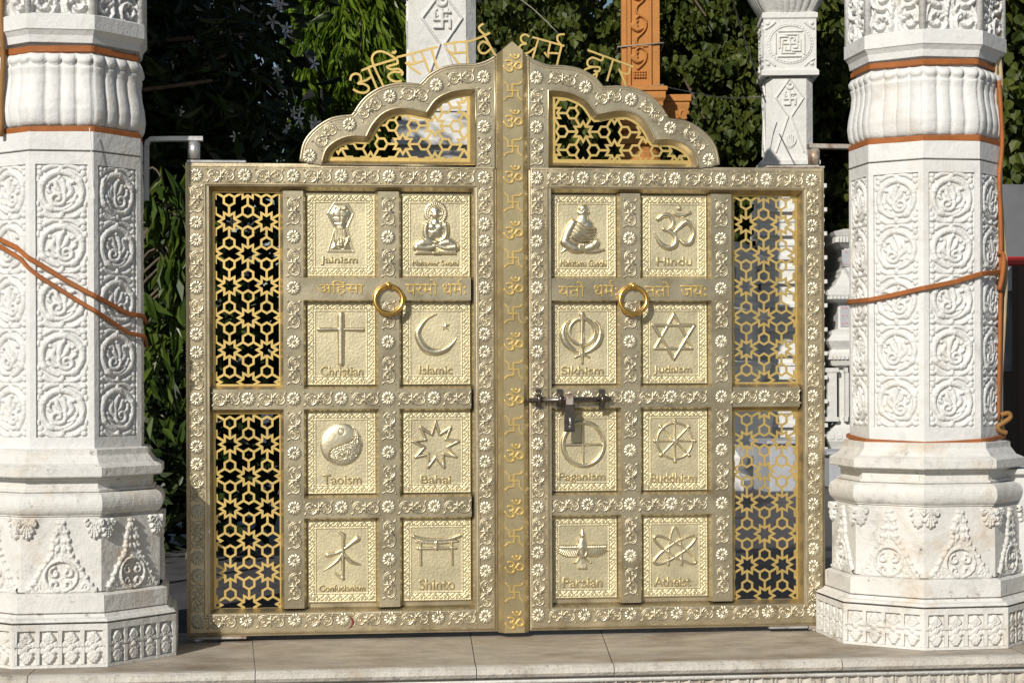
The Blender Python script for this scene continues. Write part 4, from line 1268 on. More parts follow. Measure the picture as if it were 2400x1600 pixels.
def make_spire_leaf(seed):
    W, H = 0.33, 0.345
    r = Relief(W, H, 110, 116); zb = -H / 2
    r.poly([(-0.15, zb + 0.004), (0.15, zb + 0.004), (0.10, zb + 0.09), (0.04, zb + 0.18), (0.025, zb + 0.28), (0, zb + 0.33), (-0.025, zb + 0.28), (-0.04, zb + 0.18), (-0.10, zb + 0.09)], 0.013, 0.01)
    r.h = np.where(np.hypot(r.X, r.Z - zb - 0.08) < 0.066, 0.003, r.h)
    for sx in (-1, 1):
        pts = [(sx * 0.155, zb + 0.012), (sx * 0.125, zb + 0.045), (sx * 0.098, zb + 0.095), (sx * 0.066, zb + 0.145), (sx * 0.040, zb + 0.180), (sx * 0.034, zb + 0.230), (sx * 0.022, zb + 0.285), (0, zb + 0.335)]
        sp = smooth_pts(pts, 4)
        r.stroke(sp, [0.014, 0.012, 0.011, 0.010, 0.010, 0.011, 0.012, 0.010], 0.024)
        for i, p in enumerate(sp[::3]): r.dome(p[0] + sx * 0.004, p[1] + 0.003, 0.015, 0.011, 0.027, sx * 0.6)
        r.stroke(spiral(sx * 0.030, zb + 0.095, 0.026, 0.008, 90 if sx < 0 else 90, (90 + 330) if sx < 0 else (90 - 330), 24), 0.008, 0.024)
        r.stroke(spiral(sx * 0.030, zb + 0.040, 0.022, 0.008, -90, (-90 - 300) if sx < 0 else (-90 + 300), 24), 0.008, 0.024)
        r.stroke(spiral(sx * 0.118, zb + 0.026, 0.022, 0.006, 180 if sx > 0 else 0, (180 - 400) if sx > 0 else 400, 24), 0.008, 0.022)
        for k in range(3): r.dome(sx * 0.017, zb + 0.205 + k * 0.040, 0.014, 0.024 - 0.004 * k, 0.026, sx * 0.4)
    r.stroke([(0.075 * math.cos(rad(a)), zb + 0.080 + 0.072 * math.sin(rad(a))) for a in range(-80, 261, 10)], 0.009, 0.028)
    r.dome(0, zb + 0.016, 0.05, 0.02, 0.02); r.dome(0, zb + 0.155, 0.016, 0.014, 0.026); r.dome(0, zb + 0.31, 0.015, 0.03, 0.026)
    r.stroke([(-0.16, zb + 0.008), (0.16, zb + 0.008)], 0.010, 0.018)
    rough(r, 0.004, seed)
    return r.mesh("spire_leaf", M['marble_base'])


def make_palmette(seed):
    r = Relief(0.15, 0.12, 60, 48)
    for k in range(7):
        a = rad(-90 + (k - 3) * 27); r.stroke([(0, 0.05), (0.052 * math.cos(a), 0.045 + 0.085 * math.sin(a))], [0.010, 0.017], 0.022)
    for sx in (-1, 1): r.stroke(spiral(sx * 0.052, 0.035, 0.020, 0.006, 90, 90 + sx * -330, 18), 0.008, 0.022)
    rough(r, 0.004, seed)
    return r.mesh("palmette", M['marble_base'])


def make_plinth_flower(seed):
    r = Relief(0.112, 0.150, 50, 66)
    for sz in (-1, 1):
        r.poly([(-0.014, sz * 0.014), (0.014, sz * 0.014), (0.036, sz * 0.040), (0.022, sz * 0.058), (0.010, sz * 0.076), (-0.010, sz * 0.076), (-0.022, sz * 0.058), (-0.036, sz * 0.040)], 0.016, 0.008)
        for sx in (-1, 1): r.stroke(bez((sx * 0.010, sz * 0.012), (sx * 0.030, sz * 0.020), (sx * 0.046, sz * 0.008)), [0.013, 0.016, 0.010], 0.015)
    r.dome(0, 0, 0.019, 0.019, 0.020)
    rough(r, 0.003, seed)
    return r.mesh("plinth_flower", M['marble_base'])


def make_openwork(seed):
    """carved leaf scrolls of the top block"""
    W, H = 0.31, 0.40
    r = Relief(W, H, 110, 140)
    for j in range(3):
        zc = -0.155 + j * 0.14
        for i in range(2):
            xc = -0.075 + i * 0.15; s_ = 1 if (i + j) % 2 == 0 else -1
            r.stroke([(s_ * x + xc, z) for x, z in spiral(0, zc, 0.062, 0.014, -100, 330, 34)], [0.015, 0.013, 0.011], 0.032)
            for a in (30, 80, 130, 180): r.dome(xc + s_ * 0.034 * math.cos(rad(a)), zc + 0.034 * math.sin(rad(a)), 0.017, 0.012, 0.030, rad(a))
            r.stroke(bez((xc - s_ * 0.06, zc - 0.07), (xc - s_ * 0.075, zc), (xc - s_ * 0.03, zc + 0.085)), [0.008, 0.016, 0.006], 0.030)
            r.stroke(bez((xc + s_ * 0.05, zc + 0.02), (xc + s_ * 0.07, zc + 0.06), (xc + s_ * 0.02, zc + 0.09)), [0.006, 0.014, 0.005], 0.028)
    rough(r, 0.005, seed)
    return r.mesh("openwork", M['marble'])


RND = [make_roundel(False, 1), make_roundel(True, 2)]
SPIRE, PALM, PFLOW, OPENW = make_spire_leaf(3), make_palmette(4), make_plinth_flower(5), make_openwork(6)


def make_pillar(px_, label, faces, dz=0.0):
    c = (X(px_, 700, PIL_Y), PIL_Y)
    root = thing("stone_pillar", (c[0], c[1], 0), label, "pillar", "carved marble pillars beside the gate")
    Mm, Mb = M['marble'], M['marble_base']
    # plinth with recessed flower frieze
    mb = MB(); R = 0.57
    stack(mb, c, [(R - 0.04, 0.001), (R - 0.04, 0.20)])
    for k in range(8): recessed_face(mb, c, R, k, 0.001, 0.205, 0.012, 0.014, 0.030, 0.017)
    stack(mb, c, [(R, 0.205), (R, 0.214), (R - 0.012, 0.226), (R - 0.034, 0.232), (R - 0.046, 0.246)])
    mb.build("plinth", Mb, root)
    for k in range(8):
        if k not in faces: continue
        w_ = face_frame(c, R, k)[3]
        for j in range(4):
            u = (j - 1.5) * w_ / 4 * 0.94
            on_face("plinth_flower", PFLOW, root, c, R, k, u, 0.094, -0.0165)
        mb = MB()
        m, nn, t, w_ = face_frame(c, R, k)
        for j in range(5):
            u = (j - 2) * w_ / 4 * 0.94; q = m + t * u
            for sz in (0.055, 0.138):
                vs = []
                for uu, zz in ((-0.008, -0.038), (0.008, -0.038), (0.010, 0.038), (-0.010, 0.038)):
                    for oo in (-0.018, -0.001):
                        p = q + t * uu + nn * oo; vs.append((p.x, p.y, sz + zz))
                mb.add(vs, [(1, 3, 5, 7), (0, 1, 7, 6), (2, 4, 5, 3), (0, 2, 3, 1), (6, 7, 5, 4)])
        mb.build("plinth_bars", Mb, root)
    mb = MB(); stack(mb, c, [(0.522, 0.244), (0.522, 0.330), (0.505, 0.338), (0.49, 0.342)]); mb.build("base_course", Mb, root)
    mb = MB(); stack(mb, c, [(0.485, 0.340), (0.485, 0.690), (0.468, 0.694), (0.468, 0.706)]); mb.build("die", Mb, root)
    for k in faces:
        on_face("spire_leaf", SPIRE, root, c, 0.485, k, 0.0, 0.515, -0.002, (1, 0.72, 1))
        for sx in (-1, 1):
            w_ = face_frame(c, 0.485, k)[3]
            on_face("palmette", PALM, root, c, 0.485, k, sx * (w_ / 2 - 0.03), 0.640, -0.003, (0.62, 1, 0.85))
    tor = [(0.478, 0.704)] + [(0.468 + 0.034 * math.sin(rad(a)), 0.757 - 0.050 * math.cos(rad(a))) for a in range(10, 171, 16)] + [(0.462, 0.812)]
    mb = MB(); stack(mb, c, tor); mb.build("torus", Mb, root)
    mb = MB(); stack(mb, c, [(0.455, 0.808), (0.455, 0.826), (0.440, 0.830), (0.440, 0.872), (0.452, 0.876), (0.452, 0.888)]); mb.build("neck", Mb, root)
    mb = MB(); stack(mb, c, [(0.492, 0.886), (0.497, 0.892), (0.497, 0.930), (0.488, 0.936), (0.455, 0.950), (0.440, 0.970), (0.428, 0.984), (0.426, 0.990), (0.426, 1.014), (0.410, 1.020)]); mb.build("upper_base", Mb, root)
    # shaft
    R = 0.391; z0, z1 = 1.018 + dz, 2.535
    mb = MB()
    for k in range(8): recessed_face(mb, c, R, k, z0, z1 - 0.10, 0.028, 0.075, 0.06, 0.012)
    stack(mb, c, [(R - 0.03, z0 - 0.004), (R - 0.03, z1 - 0.1)]); stack(mb, c, [(R, z1 - 0.1), (R, z1 - 0.003), (R - 0.012, z1)])
    mb.build("shaft", Mm, root)
    zz0, zz1 = z0 + 0.075, z1 - 0.16; pitch = (zz1 - zz0) / 5
    for k in faces:
        w_ = face_frame(c, R, k)[3] - 0.062
        for j in range(5):
            on_face("roundel", RND[(j + k) % 2], root, c, R, k, 0, zz1 - pitch * (j + 0.5), -0.0118, (w_ / 0.262, 0.68, pitch / 0.295))
    # fluted bulb
    zb0, zb1 = 2.549, 2.915; NA, NZ = 8 * 4 * 8, 36
    an = ALPHA + np.arange(NA) / NA * 2 * np.pi
    rel = np.mod(np.arange(NA) / NA * 8, 1.0)
    octr = math.cos(math.pi / 8) / np.cos((rel - 0.5) * math.pi / 4)
    reed = np.abs(np.sin(rel * 4 * math.pi)) ** 0.36
    V = []
    for i in range(NZ + 1):
        t = i / NZ
        prof = np.interp(t, [0, 0.02, 0.06, 0.12, 0.25, 0.40, 0.55, 0.70, 0.80, 0.86, 0.92, 0.97, 1.0], [0.345, 0.372, 0.392, 0.402, 0.408, 0.402, 0.390, 0.385, 0.392, 0.402, 0.402, 0.388, 0.35])
        amp = np.interp(t, [0, 0.05, 0.12, 0.8, 0.86, 0.93, 1.0], [0.004, 0.012, 0.017, 0.017, 0.024, 0.024, 0.006])
        lip = 0.014 * np.exp(-((t - (0.835 + 0.03 * (1 - reed))) / 0.02) ** 2) * (-1)
        rr_ = prof * octr - amp * (1 - reed) + lip
        V.append(np.stack([c[0] + rr_ * np.sin(an), c[1] - rr_ * np.cos(an), np.full(NA, zb0 + (zb1 - zb0) * t) + 0.012 * (reed - 0.5) * np.interp(t, [0.75, 0.86, 1], [0, -1, -0.6])], -1))
    V = np.concatenate(V)
    ii = np.arange(NZ)[:, None] * NA; jj = np.arange(NA)[None, :]; j2 = (jj + 1) % NA
    Q = np.stack([ii + jj, ii + j2, ii + NA + j2, ii + NA + jj], -1).reshape(-1, 4)
    V = V - np.array(root.location)
    link("fluted_bulb", npmesh("fluted_bulb", V, Q, Mm, True), root)
    mb = MB(); stack(mb, c, [(0.35, 2.53), (0.35, 2.56)]); stack(mb, c, [(0.355, 2.90), (0.355, 2.952)]); mb.build("neck_ring", Mm, root)
    mb = MB(); stack(mb, c, [(0.372, 2.948), (0.385, 2.956), (0.392, 2.99), (0.408, 3.012), (0.414, 3.016), (0.414, 3.084), (0.40, 3.092)]); mb.build("collar", Mm, root)
    mb = MB(); stack(mb, c, [(0.372, 3.09), (0.372, 4.1)]); stack(mb, c, [(0.44, 4.1), (0.46, 4.2), (0.44, 4.3)]); mb.build("top_block", Mm, root)
    for k in faces:
        on_face("openwork", OPENW, root, c, 0.372, k, 0, 3.29, -0.002, (1.02, 1, 1)); on_face("openwork", OPENW, root, c, 0.372, k, 0, 3.69, -0.002, (1.02, 1, 1))
    for cp in octo(0.392, c):
        mb = MB(); mb.tube([(cp[0], cp[1], 3.09), (cp[0], cp[1], 4.1)], 0.020, 6); mb.build("corner_bead", Mm, root)
    return root, c


FR = [0, 1, 6, 7, 5]
pilL, cL = make_pillar(160, "carved marble pillar with two orange straps sagging across its shaft", FR, -0.02)
pilR, cR = make_pillar(2169, "carved marble pillar with beige and black cables running down its side", FR)


def oct_r(R, phi, rot=ALPHA):
    a = (phi - rot) % (math.pi / 4) - math.pi / 8
    return R * math.cos(math.pi / 8) / math.cos(a)


def strap(name, c, pts, w_, label, m='strap', grp=None, th=0.006):
    """pts = (angle in degrees from the outward normal, z, radius of the pillar there)"""
    P_, N_ = [], []
    fine = []
    for i in range(len(pts) - 1):
        for k in range(10):
            t = k / 10; fine.append(tuple(pts[i][q] + (pts[i + 1][q] - pts[i][q]) * t for q in range(3)))
    fine.append(pts[-1])
    for a, z, R in fine:
        ph = rad(a); r_ = oct_r(R, ph) + 0.003
        P_.append((c[0] + r_ * math.sin(ph), c[1] - r_ * math.cos(ph), z)); N_.append((math.sin(ph), -math.cos(ph), 0))
    mb = MB(); mb.ribbon(P_, w_, th, N_)
    return tag(mb.build(name, M[m]), label, "strap", grp)


sg_ = "orange straps tied round the pillars"
strap("strap", cL, [(a, 2.925 + 0.004 * math.sin(a), 0.372) for a in range(-120, 121, 20)], 0.034, "orange strap under the collar of the pillar with the sagging straps", grp=sg_)
strap("strap", cL, [(a, 2.542 + 0.003 * math.sin(a), 0.382) for a in range(-120, 121, 20)], 0.032, "orange strap below the fluted bulb of the pillar with the sagging straps", grp=sg_)
strap("strap", cR, [(a, 2.930 + 0.004 * math.sin(a), 0.372) for a in range(-120, 121, 20)], 0.032, "orange strap under the collar of the pillar with the cables", grp=sg_)
strap("strap", cR, [(a, 2.545 + 0.003 * math.sin(a), 0.382) for a in range(-120, 121, 20)], 0.034, "orange strap below the fluted bulb of the pillar with the cables", grp=sg_)


def ang_of(c, px_, R, py_=700):
    """angle on the pillar at which pixel column px_ shows"""
    best = None
    for a in range(-130, 131):
        ph = rad(a); r_ = oct_r(R, ph); q = Vector((c[0] + r_ * math.sin(ph), c[1] - r_ * math.cos(ph), 1.5))
        d = q - CAM; pxx = 1200 + F * d.dot(RIGHT) / d.dot(DIR)
        nrm = Vector((math.sin(ph), -math.cos(ph), 0))
        if nrm.dot(-d) < -0.25 * d.length: continue
        e = abs(pxx - px_)
        if best is None or e < best[0]: best = (e, a)
    return best[1]


def zof(c, px_, py_, R):
    ph = rad(ang_of(c, px_, R)); return P(px_, py_, c[1] - oct_r(R, ph) * math.cos(ph)).z


def strap_px(name, c, pix, R, w_, label, m='strap'):
    pts = [(ang_of(c, a, R), zof(c, a, b, R), R) for a, b in pix]
    pts[0] = (pts[0][0] - 25, pts[0][1] + 0.02, R); pts[-1] = (pts[-1][0] + 25, pts[-1][1] - 0.02, R)
    return strap(name, c, pts, w_, label, m, sg_, 0.009)


strap_px("strap", cL, [(8, 545), (40, 580), (85, 615), (160, 660), (225, 695), (300, 735), (345, 752)], 0.399, 0.024, "upper of two orange straps sagging across the pillar shaft")
strap_px("strap", cL, [(10, 556), (50, 605), (95, 648), (160, 690), (225, 730), (300, 780), (340, 805)], 0.401, 0.021, "lower of two orange straps sagging across the pillar shaft")
strap_px("strap", cR, [(2002, 717), (2040, 703), (2110, 688), (2170, 675), (2240, 660), (2300, 642), (2338, 622)], 0.401, 0.026, "orange strap climbing across the middle of the pillar shaft")
strap_px("strap", cR, [(2003, 1030), (2050, 1034), (2110, 1037), (2170, 1040), (2240, 1037), (2298, 1033), (2340, 1005)], 0.405, 0.024, "orange strap round the foot of the pillar shaft")
# vertical runs beside the pillars
def cable(name, pts, r_, m, label, y, cat="cable", sub=4, grp=None, flat=1.0):
    q = [P(a, b, y if len(rest) == 0 else rest[0]) for a, b, *rest in pts]
    mb = MB(); mb.tube(smooth_pts([tuple(p) for p in q], sub), r_, 7, flat=flat)
    return tag(mb.build(name, M[m]), label, cat, grp)


cg = "cables down the side of the pillar"
cable("cable", [(2332, -20), (2333, 100), (2334, 220), (2333, 330), (2336, 430), (2342, 540), (2344, 700), (2341, 820), (2338, 900), (2340, 960), (2352, 1010)], 0.011, 'beige', "pale beige cable running down beside the pillar", -0.42, grp=cg)
cable("cable", [(2340, -20), (2342, 120), (2346, 200), (2338, 330), (2344, 450), (2352, 560), (2358, 640), (2353, 760), (2346, 880), (2343, 960), (2350, 1005)], 0.012, 'beige', "second beige cable looping below the knotted strap", -0.40, grp=cg)
cable("cable", [(2348, -20), (2350, 80), (2348, 150), (2338, 215), (2334, 330), (2346, 480), (2352, 540), (2356, 640), (2362, 760)], 0.010, 'black', "black cable running down beside the pillar", -0.38, grp=cg)
cable("strap", [(2341, 190), (2346, 260), (2349, 340), (2342, 420), (2344, 480), (2346, 560), (2346, 640), (2345, 700), (2342, 860), (2340, 985)], 0.012, 'strap', "orange strap hanging vertically among the cables", -0.44, "strap", grp=sg_)
cable("strap", [(2340, 590), (2352, 600), (2350, 640), (2342, 680)], 0.014, 'strap', "orange strap knotted round the cables beside the shaft", -0.46, "strap", grp=sg_)
cable("strap", [(2346, 972), (2364, 968), (2368, 978), (2352, 990), (2338, 1000), (2345, 1010), (2360, 1014)], 0.013, 'brownstrap', "brown strap end knotted near the pillar foot", -0.46, "strap", grp=sg_)
cable("strap", [(3, -20), (4, 60), (8, 140), (4, 200), (3, 320)], 0.013, 'brownstrap', "brown strap running up beside the fluted bulb", -0.52, "strap", grp=sg_)
cable("strap", [(0, 535), (2, 640), (3, 800), (4, 960), (5, 1062)], 0.016, 'strap', "dark orange strap hanging straight down beside the shaft", -0.42, "strap", grp=sg_)
cable("string", [(210, 300), (211, 312), (214, 350), (216, 400), (219, 440), (222, 466), (219, 462), (219, 440)], 0.0022, 'white_string', "thin white string hanging over the corner of the pillar shaft", -0.645, "string", 3)

# hinge brackets fixed to the pillars
def bracket(name, pts, w_, t_, pin, label, m):
    root = thing(name, P(pts[0][0], pts[0][1], 0), label, "bracket", "hinge brackets at the gate's upper corners")
    mb = MB(); q = [P(a, b, 0.01) for a, b in pts]
    vs = []; fs = []
    for i, p in enumerate(q):
        a = q[max(i - 1, 0)]; b = q[min(i + 1, len(q) - 1)]; d = (b - a); d.y = 0; d.normalize(); nrm = Vector((-d.z, 0, d.x))
        for sy, sn in ((-1, -1), (1, -1), (1, 1), (-1, 1)): vs.append((p.x + nrm.x * sn * t_ / 2, p.y + sy * w_ / 2, p.z + nrm.z * sn * t_ / 2))
    for i in range(len(q) - 1):
        for k in range(4): fs.append((i * 4 + k, i * 4 + (k + 1) % 4, (i + 1) * 4 + (k + 1) % 4, (i + 1) * 4 + k))
    fs += [(3, 2, 1, 0), tuple((len(q) - 1) * 4 + k for k in range(4))]
    mb.add(vs, fs); mb.build("arm", m, root)
    a, b = P(pin[0], pin[1], 0.01), P(pin[0], pin[2], 0.01)
    mb = MB(); mb.tube([a, b], pin[3], 16); mb.build("pin", m, root)
    return root


bracket("hinge_bracket", [(344, 470), (344, 345), (346, 333), (354, 327), (400, 326), (476, 326)], 0.06, 0.022, (455, 332, 373, 0.031), "pale steel hinge bracket over the leaf with the centre post", M['rawsteel'])
bracket("hinge_bracket", [(2014, 492), (2014, 360), (2012, 350), (2004, 345), (1960, 344), (1894, 343)], 0.06, 0.022, (1908, 349, 386, 0.031), "rusty hinge bracket over the leaf with the bolt", M['rust'])

# low parapet joining the pillar
lw = thing("parapet_wall", (X(2480, 1200, -0.1), -0.1, 0), "low cream marble parapet butting against the pillar plinth", "wall")
a = P(2362, 1110, -0.45); mb = MB(); mb.box(a.x, a.x + 2.0, -0.45, 0.1, 0.001, P(2372, 1112, -0.45).z); mb.build("wall_body", M['marble'], lw)
mb = MB(); z = P(2372, 1112, -0.45).z; mb.box(a.x - 0.03, a.x + 2.0, -0.48, 0.13, z, z + 0.03, 0.006); mb.build("coping", M['marble_base'], lw)

# ================================================================== behind the gate: temple pieces
def depth_y(t):           # world y of the plane whose camera depth is t in the middle of the picture
    return t - DIST


def sq_stack(mb, c, prof, rot):
    stack(mb, c, [(r_ * math.sqrt(2), z) for r_, z in prof], rot + math.pi / 4, 4)


def swastika_pts(cx, cz, s_):
    return [[(cx, cz + s_), (cx, cz - s_)], [(cx - s_, cz), (cx + s_, cz)], [(cx, cz + s_), (cx + s_, cz + s_)], [(cx + s_, cz), (cx + s_, cz - s_)], [(cx, cz - s_), (cx - s_, cz - s_)], [(cx - s_, cz), (cx - s_, cz + s_)]]


def make_shaft_carving(W, H):
    """diamond frame, crescent, swastika and open hand on the shaft of a shrine pillar (unit: shaft width W, height H)"""
    r = Relief(W, H, 120, 190)
    e = 0.022 * W / 0.5
    zc = 0.04 * H
    for sx in (-1, 1):
        r.stroke([(sx * 0.02 * W, H * 0.50), (sx * 0.43 * W, H * 0.27), (sx * 0.05 * W, zc), (sx * 0.43 * W, -H * 0.40)], 0.024 * W, 0.020, flat=True)
    for p in swastika_pts(0, H * 0.255, 0.165 * W): r.stroke(p, 0.034 * W, 0.025, flat=True)
    for dx in (-0.1, 0.1): r.dome(dx * W, H * 0.255 + 0.09 * W, 0.03 * W, 0.03 * W, 0.02)
    r.stroke([(0.10 * W * math.cos(rad(a)), H * 0.43 + 0.11 * W * math.sin(rad(a))) for a in range(180, 361, 15)], [0.02 * W, 0.045 * W, 0.05 * W, 0.045 * W, 0.02 * W], 0.025)
    r.dome(0, H * 0.445, 0.05 * W, 0.05 * W, 0.03)
    for dx in (-0.12, 0, 0.12): r.dome(dx * W, H * 0.345, 0.028 * W, 0.028 * W, 0.02)
    hz = -H * 0.30
    r.dome(0, hz, 0.135 * W, 0.16 * W, 0.022)
    for dx, l in ((-0.085, 0.22), (-0.03, 0.27), (0.028, 0.27), (0.082, 0.23)): r.stroke([(dx * W, hz + 0.05 * W), (dx * W, hz + l * W)], 0.028 * W, 0.024)
    r.stroke([(0.10 * W, hz - 0.05 * W), (0.17 * W, hz + 0.06 * W), (0.175 * W, hz + 0.12 * W)], 0.028 * W, 0.022)
    r.stroke(circ(0, hz - 0.01 * W, 0.07 * W, 20), 0.012 * W, 0.028)
    return r.mesh("shaft_carving", M['temple'])


def make_block_carving(W):
    r = Relief(W, W * 1.08, 130, 140)
    r.stroke(circ(0, 0, 0.405 * W, 60), 0.016 * W, 0.016); r.stroke(circ(0, 0, 0.445 * W, 60), 0.012 * W, 0.012)
    for k in range(40): r.dome(0.425 * W * math.cos(rad(9 * k)), 0.425 * W * math.sin(rad(9 * k)), 0.018 * W, 0.018 * W, 0.016)
    f = 1.0 / 300 * W
    S_ = lambda pts: r.stroke([(x * f, z * f) for x, z in pts], 5.5 * f, 0.022, flat=True)
    for a in range(4):
        c_, s_ = [(1, 0), (0, 1), (-1, 0), (0, -1)][a]
        rt = lambda pts: [(x * c_ - z * s_, x * s_ + z * c_) for x, z in pts]
        S_(rt([(0, 0), (0, 42), (26, 42), (26, 22)])); S_(rt([(-26, 62), (48, 62), (48, 14)])); S_(rt([(-64, 84), (70, 84)]))
    for sx in (-1, 1):
        for sz in (-1, 1):
            r.stroke(bez((sx * 0.30 * W, sz * 0.48 * W), (sx * 0.36 * W, sz * 0.40 * W), (sx * 0.47 * W, sz * 0.34 * W)), 0.03 * W, 0.02)
            r.dome(sx * 0.43 * W, sz * 0.45 * W, 0.045 * W, 0.045 * W, 0.026)
    return r.mesh("block_carving", M['temple'])


def shrine_pillar(px_, t, zs, label, rot=0.0, wid=0.5, capital=True):
    """zs: z of shaft bottom, shaft top"""
    y = depth_y(t); q = P(px_, 300, y); c = (q.x, y)
    root = thing("shrine_pillar", (c[0], c[1], 0), label, "pillar", "white shrine pillars behind the gate")
    z0, z1 = zs; Hs = z1 - z0; h = wid / 2
    mb = MB()
    # chamfered shaft, slightly waisted
    prof = [(1.05, z0), (1.05, z0 + 0.06 * Hs), (1.0, z0 + 0.07 * Hs), (1.0, z1)]
    rings = []
    for f, z in prof:
        a = h * f; ch = a * 0.30
        pl2 = [(-a + ch, -a), (a - ch, -a), (a, -a + ch), (a, a - ch), (a - ch, a), (-a + ch, a), (-a, a - ch), (-a, -a + ch)]
        rings.append([(c[0] + x * math.cos(rot) - yy * math.sin(rot), c[1] + x * math.sin(rot) + yy * math.cos(rot), z) for x, yy in pl2])
    vs = [p for r_ in rings for p in r_]; n = 8
    mb.add(vs, [(k * n + i, k * n + (i + 1) % n, (k + 1) * n + (i + 1) % n, (k + 1) * n + i) for k in range(len(rings) - 1) for i in range(n)] + [tuple(range((len(rings) - 1) * n, len(rings) * n)), tuple(reversed(range(n)))])
    mb.build("shaft", M['temple'], root)
    fw = wid * 0.70
    me = make_shaft_carving(fw * 0.98, Hs * 0.97)
    for a in (0, -90):
        an = rot + rad(a); nx, ny = math.sin(an), -math.cos(an)
        link("shaft_carving", me, root, (c[0] + nx * h * 0.999, c[1] + ny * h * 0.999, (z0 + z1) / 2), (0, 0, an))
    # block with the labyrinth roundel
    bh = wid * 1.36; zb = z1 + 0.03
    mb = MB(); sq_stack(mb, c, [(h * 0.85, z1), (h * 0.85, zb), (h * 1.22, zb), (h * 1.22, zb + 0.06), (h * 1.12, zb + 0.09), (h * 1.12, zb + bh - 0.1), (h * 1.18, zb + bh - 0.08), (h * 1.18, zb + bh - 0.02), (h * 1.05, zb + bh)], rot); mb.build("block", M['temple'], root)
    me = make_block_carving(h * 2.16)
    for a in (0, -90):
        an = rot + rad(a); nx, ny = math.sin(an), -math.cos(an)
        link("block_carving", me, root, (c[0] + nx * h * 1.115, c[1] + ny * h * 1.115, zb + 0.09 + (bh - 0.19) / 2), (0, 0, an), (1, 1, (bh - 0.2) / (h * 2.16 * 1.08)))
    # fluted bowl capital
    NA, NZ = 160, 10; an = np.arange(NA) / NA * 2 * np.pi; V = []
    sqr = 1.0 / np.maximum(np.abs(np.cos(an)), np.abs(np.sin(an))) ** 0.75
    for i in range(NZ + 1):
        t_ = i / NZ; rr = h * (1.10 + 0.72 * t_ ** 0.8); fl = 1 - 0.05 * (np.abs(np.sin(an * 16)) < 0.4)
        a2 = an + rot
        V.append(np.stack([c[0] + rr * sqr * fl * np.cos(a2), c[1] + rr * sqr * fl * np.sin(a2), np.full(NA, zb + bh + 0.30 * wid / 0.5 * t_)], -1))
    V = np.concatenate(V); ii = np.arange(NZ)[:, None] * NA; jj = np.arange(NA)[None, :]
    Q = np.stack([ii + jj, ii + (jj + 1) % NA, ii + NA + (jj + 1) % NA, ii + NA + jj], -1).reshape(-1, 4)
    link("bowl_capital", npmesh("bowl_capital", V - np.array(root.location), Q, M['temple'], True), root)
    mb = MB(); zt_ = zb + bh + 0.30 * wid / 0.5; sq_stack(mb, c, [(h * 1.6, zt_ - 0.02), (h * 1.7, zt_ + 0.05), (h * 1.7, zt_ + 0.15)], rot); mb.build("abacus", M['temple'], root)
    # stepped foot down to the court
    mb = MB(); st_ = [(h * 1.06, z0)]
    z = z0; r_ = h * 1.1; k = 0
    while z > 0.35:
        d = (0.05, 0.09, 0.04, 0.13)[k % 4]; r_ += (0.05, -0.02, 0.04, 0.0)[k % 4]
        st_.append((r_, z)); z -= d; st_.append((r_, z)); k += 1; r_ = min(r_, h * 1.34)
    st_.append((r_, 0.0)); mb2 = st_[::-1]; sq_stack(mb, c, mb2, rot); mb.build("stepped_foot", M['temple'], root)
    return root


zA0 = P(1037, 118, depth_y(17)).z - 0.56
shrine_pillar(1037, 17, (zA0, zA0 + 1.04), "white shrine pillar with the diamond and swastika rising behind the gate arch", rot=rad(-4), wid=0.61)
zB0, zB1 = P(1845, 384, depth_y(24)).z, P(1845, 192, depth_y(24)).z
shrine_pillar(1846, 24, (zB0, zB1), "white shrine pillar with the labyrinth roundel on its square block", rot=rad(-9), wid=0.61)

